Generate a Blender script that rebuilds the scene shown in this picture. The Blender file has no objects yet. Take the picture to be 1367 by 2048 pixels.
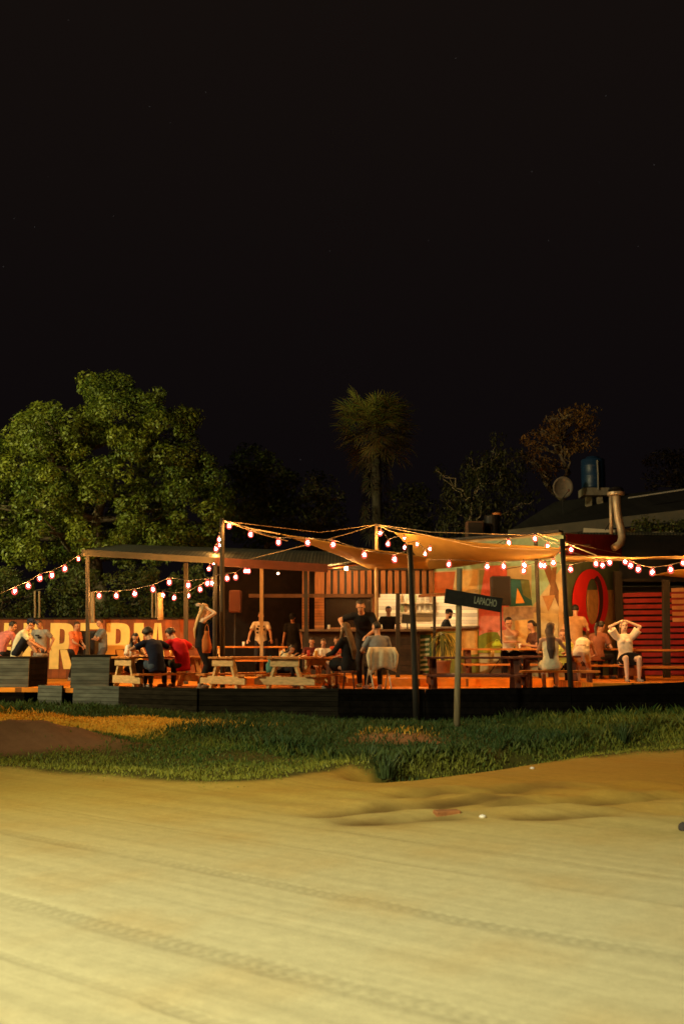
import bpy, bmesh, math, random
import numpy as np
from mathutils import Vector, Matrix, Euler
random.seed(7)
rng = np.random.default_rng(7)
S = bpy.context.scene
COL = S.collection
V = Vector
R = math.radians

# ------------------------------------------------------------------ camera geometry
F, CX, CY, HOR, CZ = 1991.0, 683.5, 1024.0, 1298.0, 1.57
TH = math.atan((HOR - CY) / F)
cam = bpy.data.cameras.new("camera")
cam_o = bpy.data.objects.new("camera", cam)
COL.objects.link(cam_o)
cam_o.location = (0, 0, CZ)
cam_o.rotation_euler = (math.pi / 2 + TH, 0, 0)
cam.sensor_fit = 'VERTICAL'
cam.sensor_height = 36.0
cam.lens = 36.0 * F / 2048.0
cam.clip_end = 2000
cam.dof.use_dof = True
cam.dof.focus_distance = 23.0
cam.dof.aperture_fstop = 1.8
S.camera = cam_o
CT, ST = math.cos(TH), math.sin(TH)


def ray(px, py):
    xc, yc = (px - CX) / F, (CY - py) / F
    return V((xc, CT - yc * ST, ST + yc * CT))


def P(px, py, Y):
    d = ray(px, py)
    return V((0, 0, CZ)) + d * (Y / d.y)


def G(px, py, z=0.0):
    d = ray(px, py)
    return V((0, 0, CZ)) + d * ((z - CZ) / d.z)


def XA(px, Y, z=1.0):
    return (px - CX) / F * (Y * CT + (z - CZ) * ST)


def WP(px, py, a, b):
    """the point of the upright plane through ground points a and b that the pixel looks at"""
    n = V((b[1] - a[1], -(b[0] - a[0]), 0))
    d = ray(px, py)
    o = V((0, 0, CZ))
    t = (V((a[0], a[1], 0)) - o).dot(n) / d.dot(n)
    return o + d * t


D = 0.705            # deck level
T = D + 0.18         # raised terrace level
B = D + 0.30         # bar floor level

# ------------------------------------------------------------------ materials
MATS = {}


def mat(name, col, rough=0.7, var=0.25, scale=6.0, bump=0.0, bscale=40.0, metal=0.0, emit=None, estr=0.0,
        planks=None, trans=0.0, aniso=None, spec=0.4):
    if name in MATS:
        return MATS[name]
    m = bpy.data.materials.new(name)
    MATS[name] = m
    m.use_nodes = True
    nt = m.node_tree
    N, L = nt.nodes, nt.links
    b = N['Principled BSDF']
    b.inputs['Roughness'].default_value = rough
    b.inputs['Metallic'].default_value = metal
    b.inputs['Specular IOR Level'].default_value = spec
    tc = N.new('ShaderNodeTexCoord')
    mp = N.new('ShaderNodeMapping')
    L.new(tc.outputs['Object'], mp.inputs[0])
    if aniso:
        mp.inputs['Scale'].default_value = aniso
    nz = N.new('ShaderNodeTexNoise')
    nz.inputs['Scale'].default_value = scale
    nz.inputs['Detail'].default_value = 5
    L.new(mp.outputs[0], nz.inputs['Vector'])
    rp = N.new('ShaderNodeValToRGB')
    c = V(col[:3])
    rp.color_ramp.elements[0].position = 0.3
    rp.color_ramp.elements[1].position = 0.7
    rp.color_ramp.elements[0].color = (*(c * (1 - var)), 1)
    rp.color_ramp.elements[1].color = (*[min(1, x * (1 + var)) for x in c], 1)
    L.new(nz.outputs['Fac'], rp.inputs[0])
    csock = rp.outputs[0]
    hsock = None
    if planks:                       # (axis, width, gap)
        ax, w, gap = planks
        sp = N.new('ShaderNodeSeparateXYZ')
        L.new(tc.outputs['Object'], sp.inputs[0])
        d = N.new('ShaderNodeMath'); d.operation = 'DIVIDE'
        L.new(sp.outputs['XYZ'.index(ax)], d.inputs[0]); d.inputs[1].default_value = w
        fr = N.new('ShaderNodeMath'); fr.operation = 'FRACT'
        L.new(d.outputs[0], fr.inputs[0])
        lt = N.new('ShaderNodeMath'); lt.operation = 'GREATER_THAN'
        L.new(fr.outputs[0], lt.inputs[0]); lt.inputs[1].default_value = gap
        fl = N.new('ShaderNodeMath'); fl.operation = 'FLOOR'
        L.new(d.outputs[0], fl.inputs[0])
        wn = N.new('ShaderNodeTexWhiteNoise'); wn.noise_dimensions = '1D'
        L.new(fl.outputs[0], wn.inputs['W'])
        mr = N.new('ShaderNodeMapRange')
        mr.inputs['To Min'].default_value = 0.7; mr.inputs['To Max'].default_value = 1.15
        L.new(wn.outputs['Value'], mr.inputs['Value'])
        ml = N.new('ShaderNodeMath'); ml.operation = 'MULTIPLY'
        L.new(mr.outputs[0], ml.inputs[0])
        g2 = N.new('ShaderNodeMapRange'); g2.inputs['To Min'].default_value = 0.25
        L.new(lt.outputs[0], g2.inputs['Value'])
        L.new(g2.outputs[0], ml.inputs[1])
        mx = N.new('ShaderNodeVectorMath'); mx.operation = 'SCALE'
        L.new(csock, mx.inputs[0]); L.new(ml.outputs[0], mx.inputs['Scale'])
        csock = mx.outputs[0]
        hsock = lt.outputs[0]
    L.new(csock, b.inputs['Base Color'])
    if bump or hsock:
        bp = N.new('ShaderNodeBump')
        bp.inputs['Strength'].default_value = bump or 0.5
        bp.inputs['Distance'].default_value = 0.02
        if hsock:
            L.new(hsock, bp.inputs['Height'])
        else:
            n2 = N.new('ShaderNodeTexNoise'); n2.inputs['Scale'].default_value = bscale; n2.inputs['Detail'].default_value = 4
            L.new(mp.outputs[0], n2.inputs['Vector'])
            L.new(n2.outputs['Fac'], bp.inputs['Height'])
        L.new(bp.outputs[0], b.inputs['Normal'])
    if emit:
        b.inputs['Emission Color'].default_value = (*emit, 1)
        b.inputs['Emission Strength'].default_value = estr
    if trans:
        out = N['Material Output']
        tl = N.new('ShaderNodeBsdfTranslucent')
        L.new(csock, tl.inputs['Color'])
        ms = N.new('ShaderNodeMixShader'); ms.inputs[0].default_value = trans
        L.new(b.outputs[0], ms.inputs[1]); L.new(tl.outputs[0], ms.inputs[2])
        L.new(ms.outputs[0], out.inputs['Surface'])
    return m


def cloth(name, col):
    return mat("cloth_" + name, col, 0.85, 0.18, 9, 0.35, 22, spec=0.15)


# ------------------------------------------------------------------ mesh collector
class MB:
    def __init__(s):
        s.v, s.f, s.m = [], [], []

    def add(s, vs, fs, mi=0):
        o = len(s.v)
        s.v += [tuple(x) for x in vs]
        s.f += [tuple(i + o for i in f) for f in fs]
        s.m += [mi] * len(fs)
        return s

    def box(s, c, d, rot=None, mi=0):
        x, y, z = d[0] / 2, d[1] / 2, d[2] / 2
        vs = [V((a, b, e)) for a in (-x, x) for b in (-y, y) for e in (-z, z)]
        if rot is not None:
            vs = [rot @ q for q in vs]
        c = V(c)
        return s.add([q + c for q in vs], [(0, 1, 3, 2), (4, 6, 7, 5), (0, 4, 5, 1), (2, 3, 7, 6), (0, 2, 6, 4), (1, 5, 7, 3)], mi)

    def bar(s, p, q, w, h, up=(0, 0, 1), mi=0):
        p, q = V(p), V(q)
        d = q - p
        L = d.length
        d.normalize()
        u = V(up)
        if abs(d.dot(u)) > 0.95:
            u = V((0, 1, 0))
        x = d.cross(u).normalized()
        u = x.cross(d)
        rot = Matrix((x, d, u)).transposed()
        return s.box((p + q) / 2, (w, L, h), rot, mi)

    def tube(s, pts, rs, n=8, mi=0, cap=True):
        pts = [V(p) for p in pts]
        if not hasattr(rs, '__len__'):
            rs = [rs] * len(pts)
        vs, fs = [], []
        t0 = (pts[1] - pts[0]).normalized()
        x = t0.orthogonal().normalized()
        for i, p in enumerate(pts):
            a = pts[max(0, i - 1)]; b = pts[min(len(pts) - 1, i + 1)]
            t = (b - a).normalized()
            x = (x - t * x.dot(t)).normalized()
            y = t.cross(x)
            for k in range(n):
                an = 2 * math.pi * k / n
                vs.append(p + (x * math.cos(an) + y * math.sin(an)) * rs[i])
        for i in range(len(pts) - 1):
            for k in range(n):
                k2 = (k + 1) % n
                fs.append((i * n + k, i * n + k2, (i + 1) * n + k2, (i + 1) * n + k))
        if cap:
            fs.append(tuple(range(n))[::-1])
            fs.append(tuple(range((len(pts) - 1) * n, len(pts) * n)))
        return s.add(vs, fs, mi)

    def loft(s, rings, n=20, mi=0, power=1.0):
        """rings: (centre, width vector, depth vector)"""
        vs, fs = [], []
        for c, w, d in rings:
            for k in range(n):
                an = 2 * math.pi * k / n
                vs.append(V(c) + V(w) * math.cos(an) + V(d) * math.sin(an))
        m = len(rings)
        for i in range(m - 1):
            for k in range(n):
                k2 = (k + 1) % n
                fs.append((i * n + k, i * n + k2, (i + 1) * n + k2, (i + 1) * n + k))
        fs.append(tuple(range(n))[::-1])
        fs.append(tuple(range((m - 1) * n, m * n)))
        return s.add(vs, fs, mi)

    def ell(s, c, r, rot=None, n=14, m=9, mi=0, fn=None):
        c = V(c)
        if not hasattr(r, '__len__'):
            r = (r, r, r)
        vs, fs = [], []
        for i in range(m + 1):
            ph = math.pi * i / m
            for k in range(n):
                an = 2 * math.pi * k / n
                q = V((r[0] * math.sin(ph) * math.cos(an), r[1] * math.sin(ph) * math.sin(an), r[2] * math.cos(ph)))
                if fn:
                    q = fn(q)
                if rot is not None:
                    q = rot @ q
                vs.append(q + c)
        for i in range(m):
            for k in range(n):
                k2 = (k + 1) % n
                if i == 0:
                    fs.append((k, n + k, n + k2))
                elif i == m - 1:
                    fs.append((i * n + k, (i + 1) * n + k, i * n + k2))
                else:
                    fs.append((i * n + k, (i + 1) * n + k, (i + 1) * n + k2, i * n + k2))
        return s.add(vs, fs, mi)

    def lathe(s, prof, c=(0, 0, 0), n=16, mi=0):
        vs, fs = [], []
        for r, z in prof:
            for k in range(n):
                an = 2 * math.pi * k / n
                vs.append(V((r * math.cos(an), r * math.sin(an), z)) + V(c))
        m = len(prof)
        for i in range(m - 1):
            for k in range(n):
                k2 = (k + 1) % n
                fs.append((i * n + k, i * n + k2, (i + 1) * n + k2, (i + 1) * n + k))
        fs.append(tuple(range(n))[::-1]); fs.append(tuple(range((m - 1) * n, m * n)))
        return s.add(vs, fs, mi)

    def prism(s, poly, off, mi=0):
        """flat polygon of 3-D points pushed along the vector off"""
        n = len(poly)
        a = [V(p) for p in poly]
        off = V(off)
        vs = a + [p + off for p in a]
        fs = [tuple(range(n))[::-1], tuple(range(n, 2 * n))]
        for k in range(n):
            k2 = (k + 1) % n
            fs.append((k, k2, n + k2, n + k))
        return s.add(vs, fs, mi)

    def slab(s, poly, z0, z1, mi=0):
        """plan polygon (x, y) between two heights; heights may be lists"""
        n = len(poly)
        if not hasattr(z0, '__len__'): z0 = [z0] * n
        if not hasattr(z1, '__len__'): z1 = [z1] * n
        vs = [(p[0], p[1], z0[i]) for i, p in enumerate(poly)] + [(p[0], p[1], z1[i]) for i, p in enumerate(poly)]
        fs = [tuple(range(n))[::-1], tuple(range(n, 2 * n))]
        for k in range(n):
            k2 = (k + 1) % n
            fs.append((k, k2, n + k2, n + k))
        return s.add(vs, fs, mi)

    def mesh(s, name, org=(0, 0, 0), fix=True):
        me = bpy.data.meshes.new(name)
        o = V(org)
        me.from_pydata([tuple(V(q) - o) for q in s.v], [], s.f)
        for p, mi in zip(me.polygons, s.m):
            p.material_index = mi
        if fix:
            bm = bmesh.new(); bm.from_mesh(me)
            bmesh.ops.remove_doubles(bm, verts=bm.verts, dist=1e-5)
            bmesh.ops.recalc_face_normals(bm, faces=bm.faces)
            bm.to_mesh(me); bm.free()
        return me

    def build(s, name, mats, parent=None, org=None, smooth=False, bevel=0.0):
        if org is None:
            org = parent.get('_o', (0, 0, 0)) if parent else (0, 0, 0)
        me = s.mesh(name, org)
        o = link(name, me, mats, parent)
        if parent is None:
            o.location = V(org)
        if smooth:
            for p in me.polygons: p.use_smooth = True
        if bevel:
            md = o.modifiers.new("bevel", 'BEVEL'); md.width = bevel; md.segments = 2; md.limit_method = 'ANGLE'
        return o


def link(name, me, mats, parent=None):
    if not isinstance(mats, (list, tuple)): mats = [mats]
    me.materials.clear()
    for m in mats: me.materials.append(m)
    o = bpy.data.objects.new(name, me)
    COL.objects.link(o)
    if parent is not None: o.parent = parent
    return o


def tag(o, label, cat, group=None):
    o['label'] = label; o['category'] = cat
    if group: o['group'] = group
    return o


def thing(name, loc, label, cat, group=None, yaw=0.0, local=False):
    o = bpy.data.objects.new(name, None)
    COL.objects.link(o)
    o.empty_display_size = 0.2
    o.location = V(loc)
    o.rotation_euler = (0, 0, yaw)
    if not local: o['_o'] = tuple(loc)       # parts are given in world coordinates
    return tag(o, label, cat, group)


def copy_tree(o, parent=None):
    c = o.copy(); COL.objects.link(c)
    if parent is not None: c.parent = parent
    for ch in list(o.children): copy_tree(ch, c)
    return c


def remeshed(mb, name, vox, sm=2):
    me = mb.mesh(name)
    ob = bpy.data.objects.new("tmp", me)
    COL.objects.link(ob)
    md = ob.modifiers.new("r", 'REMESH'); md.mode = 'VOXEL'; md.voxel_size = vox; md.use_smooth_shade = True
    if sm:
        s2 = ob.modifiers.new("s", 'SMOOTH'); s2.factor = 0.5; s2.iterations = sm
    dg = bpy.context.evaluated_depsgraph_get()
    m2 = bpy.data.meshes.new_from_object(ob.evaluated_get(dg))
    bpy.data.objects.remove(ob); bpy.data.meshes.remove(me)
    m2.name = name
    return m2
# ------------------------------------------------------------------ people
def rx(a): return Matrix.Rotation(a, 3, 'X')
def ry(a): return Matrix.Rotation(a, 3, 'Y')
def rz(a): return Matrix.Rotation(a, 3, 'Z')


def ik(a, t, l1, l2, pole):
    a, t, pole = V(a), V(t), V(pole)
    d = t - a
    L = max(0.05, min(d.length, (l1 + l2) * 0.995))
    d.normalize()
    t = a + d * L
    ca = (l1 * l1 + L * L - l2 * l2) / (2 * l1 * L)
    ca = max(-1, min(1, ca))
    p = pole - d * pole.dot(d)
    if p.length < 1e-4: p = d.orthogonal()
    p.normalize()
    return a + d * (l1 * ca) + p * (l1 * math.sqrt(max(0, 1 - ca * ca))), t


def hand(mb, w, d, side, curl, palm_n):
    """palm, four bent fingers and a thumb; w wrist, d direction of the forearm"""
    d = V(d).normalized()
    n = V(palm_n); n = (n - d * n.dot(d))
    if n.length < 1e-3: n = d.orthogonal()
    n.normalize()                       # the way the palm faces
    x = d.cross(n) * side               # towards the thumb
    rot = Matrix((x, d, n)).transposed()
    c = w + d * 0.055
    mb.ell(c, (0.042, 0.056, 0.017), rot, 10, 7)
    for k, (off, ln) in enumerate(((0.029, 0.072), (0.010, 0.080), (-0.010, 0.074), (-0.028, 0.058))):
        b = w + d * 0.092 + x * off
        spread = x * (off * 0.9)
        p = [w + d * 0.05 + x * off * 0.8, b]
        dd = d.copy()
        for j in range(3):
            a = curl * (0.6 + 0.35 * j + 0.1 * k)
            dd = (d * math.cos(a) + n * math.sin(a) + spread * 0.8).normalized()
            p.append(p[-1] + dd * ln * (0.45, 0.32, 0.25)[j])
        mb.tube(p, [0.0095, 0.0095, 0.009, 0.0085, 0.0075], 7)
    tb = w + d * 0.025 + x * 0.026
    q = [tb, tb + (x * 0.75 + d * 0.6 + n * 0.25).normalized() * 0.036]
    q.append(q[-1] + (x * 0.35 + d * 0.85 + n * 0.4).normalized() * 0.032)
    q.append(q[-1] + (d * 0.9 + n * 0.5).normalized() * 0.022)
    mb.tube(q, [0.0125, 0.011, 0.0095, 0.008], 7)


SKIN = mat("skin", (0.46, 0.25, 0.16), 0.55, 0.08, 8, 0.1, 90)
EYE = mat("eye", (0.02, 0.015, 0.012), 0.25, 0.1)
LIP = mat("lip", (0.30, 0.09, 0.07), 0.5, 0.1)
SHOE = {}


def person(label, X, Y, z, yaw, pose, look, s=1.0, group=None):
    fem = look.get('f', False)
    hip = pose.get('hip', 0.92)
    lean, side, tw = R(pose.get('lean', 4)), R(pose.get('side', 0)), R(pose.get('twist', 0))
    p0 = V((0, 0, hip))
    ptilt = R(pose.get('pelvis', 0))
    R0 = rz(tw * .2) @ ry(side * .3) @ rx(-lean * .3 - ptilt)
    R1 = rz(tw * .6) @ ry(side * .8) @ rx(-lean * .85 - ptilt)
    R2 = rz(tw) @ ry(side) @ rx(-lean * 1.15 - ptilt)
    p1 = p0 + R0 @ V((0, 0, .20)); p2 = p1 + R1 @ V((0, 0, .18)); p3 = p2 + R2 @ V((0, 0, .16))
    hy, hp, hr = pose.get('head', (0, lean * 20, 0))
    Rh = rz(R(hy)) @ rx(-R(hp)) @ ry(R(hr))
    hc = p3 + (R2 @ V((0, 0.01, .075))) + Rh @ V((0, 0.015, .10))
    sw = .158 if fem else .182
    wh, ww, wc = (.168, .128, .145) if fem else (.160, .142, .170)
    dh, dw, dc = (.112, .092, .105) if fem else (.108, .102, .116)

    def torso(i, top=True, drop=0.08):
        r = [(p0 - R0 @ V((0, 0, drop)), R0 @ V((wh * .94 + i, 0, 0)), R0 @ V((0, dh * .95 + i, 0))),
             (p0 + R0 @ V((0, 0, .02)), R0 @ V((wh + i, 0, 0)), R0 @ V((0, dh + i, 0))),
             (p1 - R1 @ V((0, 0, .03)), R1 @ V((ww + i, 0, 0)), R1 @ V((0, dw + i, 0))),
             (p2 - R2 @ V((0, 0, .04)), R2 @ V((wc + i, 0, 0)), R2 @ V((0, dc + i, 0))),
             (p2 + R2 @ V((0, 0, .07)), R2 @ V((wc * .98 + i, 0, 0)), R2 @ V((0, dc * .86 + i, 0))),
             (p3 - R2 @ V((0, 0, .035)), R2 @ V((wc * .74 + i, 0, 0)), R2 @ V((0, .072 + i, 0)))]
        if top:
            r.append((p3 + R2 @ V((0, 0, .012)), R2 @ V((.062 + i * .6, 0, 0)), R2 @ V((0, .058 + i * .6, 0))))
        return r

    body = MB()
    body.loft(torso(0), 20)
    body.tube([p3 - R2 @ V((0, 0, .03)), p3 + R2 @ V((0, .005, .05)), hc - Rh @ V((0, .02, .02))], [.06, .054, .052], 12)
    if fem:
        for q in (-1, 1):
            body.ell(p2 + R2 @ V((q * .068, .078, .0)), (.058, .055, .056))
    # head
    body.ell(hc + Rh @ V((0, -.012, .028)), (.074, .093, .093), Rh, 16, 11)
    body.ell(hc + Rh @ V((0, .026, -.045)), (.055, .060, .066), Rh, 14, 9)
    body.ell(hc + Rh @ V((0, .088, -.016)), (.0125, .02, .024), Rh @ rx(R(-12)), 8, 6)
    body.ell(hc + Rh @ V((0, .070, .028)), (.052, .022, .012), Rh, 10, 6)
    for q in (-1, 1):
        body.ell(hc + Rh @ V((q * .076, -.004, -.006)), (.011, .020, .030), Rh, 8, 6)
    # arms
    arms = []
    hands = pose.get('hands', ((-.25, .08, .80), (.25, .08, .80)))
    poles = pose.get('elbow', ((-.55, -.6, -.5), (.55, -.6, -.5)))
    curls = pose.get('curl', (.5, .5))
    for i, q in enumerate((-1, 1)):
        sh = p3 + R2 @ V((q * sw, 0, -.062))
        hd = V(hands[i])
        el, wr = ik(sh, hd, .285, .25, poles[i])
        body.ell(sh, (.060, .058, .058))
        body.tube([p3 + R2 @ V((q * .07, 0, -.05)), sh], [.055, .055], 10)
        body.tube([sh, sh.lerp(el, .45), el], [.050, .046, .037] if not fem else [.043, .039, .032], 10)
        body.ell(el, .037 if not fem else .032)
        body.tube([el, el.lerp(wr, .3), wr], [.037, .037, .025] if not fem else [.032, .031, .021], 10)
        body.ell(wr, .025)
        hdir = V(pose['hdir'][i]) if 'hdir' in pose else (wr - el)
        hand(body, wr, hdir, q, curls[i], pose.get('palm', ((0, .3, -1), (0, .3, -1)))[i])
        arms.append((sh, el, wr))
    # legs
    legs = []
    feet = pose.get('feet', ((-.10, .03, .085), (.10, -.02, .085)))
    kp = pose.get('knee', ((-.12, 1, .35), (.12, 1, .35)))
    toe = pose.get('toe', ((-.15, 1, 0), (.15, 1, 0)))
    for i, q in enumerate((-1, 1)):
        hj = p0 + R0 @ V((q * .086, 0, -.03))
        kn, an = ik(hj, feet[i], .435, .42, kp[i])
        body.ell(hj, .088)
        body.tube([hj, hj.lerp(kn, .5), kn], [.088, .072, .054], 12)
        body.ell(kn, .054)
        body.tube([kn, kn.lerp(an, .3), an], [.052, .053, .036], 12)
        td = V(toe[i]).normalized()
        sx = td.cross(V((0, 0, 1))).normalized()
        up = sx.cross(td)
        fr = Matrix((sx, td, up)).transposed()
        body.ell(an + fr @ V((0, .065, -.045)), (.038, .115, .032), fr)
        body.ell(an + fr @ V((0, -.01, -.03)), (.034, .042, .05), fr)
        legs.append((hj, kn, an, fr))
    me = remeshed(body, "person", .0095, 2)
    sk = SKIN
    if 'skin' in look:
        sk = mat("skin_%s" % look['skin'][0], look['skin'][1], 0.55, 0.08, 8, 0.1, 90)
    o = link("person", me, sk)
    o.location = (X, Y, z); o.rotation_euler = (0, 0, R(yaw)); o.scale = (s, s, s)
    tag(o, label, "person", group)

    # face
    for q in (-1, 1):
        e = MB().ell(hc + Rh @ V((q * .031, .0735, .008)), (.013, .009, .008), Rh, 8, 6)
        e.build("eye", EYE, o, smooth=True)
    MB().ell(hc + Rh @ V((0, .0815, -.058)), (.024, .007, .008), Rh, 8, 6).build("mouth", LIP, o, smooth=True)

    # clothes
    if look.get('shirt'):
        nm, c = look['shirt']
        m = MB()
        i = .017
        rr = torso(i, look.get('neck', True), look.get('hem', .10))
        if look.get('strap'):
            rr = rr[:5]
        m.loft(rr, 20)
        if fem:
            for q in (-1, 1):
                m.ell(p2 + R2 @ V((q * .068, .078, .0)), (.068, .063, .064))
        sl = look.get('sleeve', 'short')
        for k, (sh, el, wr) in enumerate(arms):
            if look.get('strap'):
                continue
            q = (-1, 1)[k]
            m.ell(sh, .072 if not fem else .066)
            m.tube([p3 + R2 @ V((q * .06, 0, -.05)), sh], [.066, .070], 10)
            if sl == 'short':
                m.tube([sh, sh.lerp(el, .70)], [.070, .064], 12)
            elif sl == 'loose':
                m.tube([sh, sh.lerp(el, .75)], [.075, .095], 12)
            elif sl == 'long':
                m.tube([sh, el], [.066, .054], 12); m.ell(el, .054)
                m.tube([el, el.lerp(wr, .93)], [.054, .038], 12)
        link("shirt", remeshed(m, "shirt", .013, 3), cloth(nm, c), o)
    if look.get('print'):
        pr = MB()
        for (x0, x1, z0, z1) in look['print']:
            pts = []
            for zz in (z0, z1):
                for xx in (x0, x1):
                    yy = (dc + .034) * math.sqrt(max(.1, 1 - (xx / (wc + .05)) ** 2))
                    pts.append(p2 + R2 @ V((xx, yy, zz)))
            pr.prism([pts[0], pts[1], pts[3], pts[2]], R2 @ V((0, .006, 0)))
        pr.build("shirt_print", cloth("print", look.get('printcol', (.75, .72, .68))), o)
    kind, bc = look.get('bottom', ('trousers', ('dark', (.02, .02, .025))))
    m = MB()
    if kind in ('trousers', 'shorts'):
        m.loft([(p0 - R0 @ V((0, 0, .09)), R0 @ V((wh * .9, 0, 0)), R0 @ V((0, dh * .95, 0))),
                (p0, R0 @ V((wh + .012, 0, 0)), R0 @ V((0, dh + .014, 0))),
                (p0 + R0 @ V((0, 0, .09)), R0 @ V((wh * .93 + .012, 0, 0)), R0 @ V((0, dh * .93 + .013, 0)))], 18)
        for hj, kn, an, fr in legs:
            m.ell(hj, .102)
            if kind == 'trousers':
                m.tube([hj, hj.lerp(kn, .5), kn], [.102, .086, .068], 12); m.ell(kn, .067)
                m.tube([kn, kn.lerp(an, .4), an], [.066, .062, .050], 12)
            else:
                m.tube([hj, hj.lerp(kn, look.get('slen', .45))], [.103, .095], 12)
    else:                                           # a skirt
        ends = [hj.lerp(kn, .75) for hj, kn, an, fr in legs]
        mid = (ends[0] + ends[1]) / 2
        dirv = (mid - p0)
        wv = V((1, 0, 0))
        dv = dirv.normalized().cross(wv)
        m.loft([(p0 + R0 @ V((0, 0, .10)), R0 @ V((wh * .9, 0, 0)), R0 @ V((0, dh * .95, 0))),
                (p0, R0 @ V((wh + .02, 0, 0)), R0 @ V((0, dh + .02, 0))),
                (p0.lerp(mid, .5), wv * (wh + .05), dv * (dh + .02)), (mid, wv * (wh + .08), dv * (dh + .03))], 18)
        for hj, kn, an, fr in legs:
            m.ell(hj, .105)
    link({'trousers': 'trousers', 'shorts': 'shorts'}.get(kind, 'skirt'), remeshed(m, kind, .013, 3), cloth(*bc), o)
    sc = look.get('shoe', ('shoe', (.25, .22, .2)))
    if sc:
        for hj, kn, an, fr in legs:
            m = MB()
            m.ell(an + fr @ V((0, .068, -.047)), (.044, .124, .036), fr)
            m.ell(an + fr @ V((0, -.012, -.03)), (.042, .05, .052), fr)
            m.box(an + fr @ V((0, .045, -.078)), (.08, .25, .014), fr)
            m.build("shoe", cloth(*sc), o, smooth=True)
    # hair
    hs, hcol = look.get('hair', ('short', (.012, .009, .007)))
    hm = mat("hair_%s" % ("%.3f" % hcol[0]).replace('0.', ''), hcol, 0.5, 0.3, 40, 0.5, 130, aniso=(1, 1, .15))
    m = MB()

    def cap(q):
        if q.y > .025 and q.z < .045 or q.z < -.062:
            return q * .70
        return q
    big = look.get('big', 1.0)
    m.ell(hc + Rh @ V((0, -.016, .036)), (.084 * big, .100 * big, .096 * big), Rh, 24, 16, fn=cap)
    if hs in ('long', 'mid'):
        L = .44 if hs == 'long' else .26
        wv = R2 @ V((1, 0, 0)); bv = R2 @ V((0, 1, 0)); uv = R2 @ V((0, 0, 1))
        m.loft([(hc + Rh @ V((0, -.035, .03)), Rh @ V((.086, 0, 0)), Rh @ V((0, .065, 0))),
                (hc + Rh @ V((0, -.06, -.06)), Rh @ V((.092, 0, 0)), Rh @ V((0, .052, 0))),
                (p3 - bv * .085 - uv * .02, wv * .088, bv * .046),
                (p3 - bv * (dc + .035) - uv * (L * .6), wv * .080, bv * .036),
                (p3 - bv * (dc + .02) - uv * L, wv * .035, bv * .016)], 16)
        if look.get('sidehair'):
            for q in (-1, 1):
                m.tube([hc + Rh @ V((q * .07, .01, .03)), hc + Rh @ V((q * .088, .02, -.07)), p3 + R2 @ V((q * .1, .085, -.04)),
                        p3 + R2 @ V((q * .09, .14, -.2))], [.03, .036, .034, .016], 8)
    if hs == 'pony':
        m.tube([hc + Rh @ V((0, -.10, .05)), hc + Rh @ V((0, -.15, .02)), hc + Rh @ V((0, -.16, -.08)), p3 + R2 @ V((0, -.14, -.12))],
               [.026, .038, .040, .014], 10)
    if hs == 'bun':
        m.ell(hc + Rh @ V((0, -.085, .095)), .045)
    ho = link("hair", remeshed(m, "hair", .010, 2), hm, o)
    if look.get('cap'):
        nm, c = look['cap']
        cm = MB()

        def dome(q):
            return V((q.x, q.y, max(q.z, -.012)))
        cm.ell(hc + Rh @ V((0, -.012, .06)), (.093, .108, .085), Rh, 18, 12, fn=dome)
        cm.loft([(hc + Rh @ V((0, .07, .055)), Rh @ V((.078, 0, 0)), Rh @ V((0, .0, .008))),
                 (hc + Rh @ V((0, .13, .050)), Rh @ V((.074, 0, 0)), Rh @ V((0, .0, .007))),
                 (hc + Rh @ V((0, .175, .040)), Rh @ V((.045, 0, 0)), Rh @ V((0, .0, .006)))], 14)
        cm.build("cap", cloth(nm, c), o, smooth=True)
    if look.get('beard'):
        bm_ = MB()
        bm_.ell(hc + Rh @ V((0, .034, -.072)), (.060, .062, .052), Rh, 16, 10)
        bm_.build("beard", hm, o, smooth=True)
    return o


BLK = (.012, .010, .009)
BRN = (.05, .025, .012)
SIT_FEET = ((-.12, .40, .085), (.12, .42, .085))


def sit(**k):
    d = dict(hip=.46, lean=14, hands=((-.2, .40, .66), (.2, .40, .66)), feet=SIT_FEET)
    d.update(k)
    return d
# ------------------------------------------------------------------ night sky and street light
w = bpy.data.worlds.new("World"); S.world = w; w.use_nodes = True
nt = w.node_tree
bg = nt.nodes['Background']
tc = nt.nodes.new('ShaderNodeTexCoord'); sx = nt.nodes.new('ShaderNodeSeparateXYZ')
nt.links.new(tc.outputs['Generated'], sx.inputs[0])
rp = nt.nodes.new('ShaderNodeValToRGB')
rp.color_ramp.elements[0].position = 0.15; rp.color_ramp.elements[0].color = (.0034, .0024, .0028, 1)
rp.color_ramp.elements[1].position = 0.72; rp.color_ramp.elements[1].color = (.0080, .0052, .0040, 1)
nt.links.new(sx.outputs[2], rp.inputs[0])
vo = nt.nodes.new('ShaderNodeTexVoronoi'); vo.inputs['Scale'].default_value = 55
nt.links.new(tc.outputs['Generated'], vo.inputs['Vector'])
lt = nt.nodes.new('ShaderNodeMath'); lt.operation = 'LESS_THAN'; lt.inputs[1].default_value = 0.0145
nt.links.new(vo.outputs['Distance'], lt.inputs[0])
ml = nt.nodes.new('ShaderNodeVectorMath'); ml.operation = 'MULTIPLY_ADD'
nt.links.new(lt.outputs[0], ml.inputs[0]); ml.inputs[1].default_value = (.08, .075, .07)
nt.links.new(rp.outputs[0], ml.inputs[2])
nt.links.new(ml.outputs[0], bg.inputs['Color'])
bg.inputs['Strength'].default_value = 1.0


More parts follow.
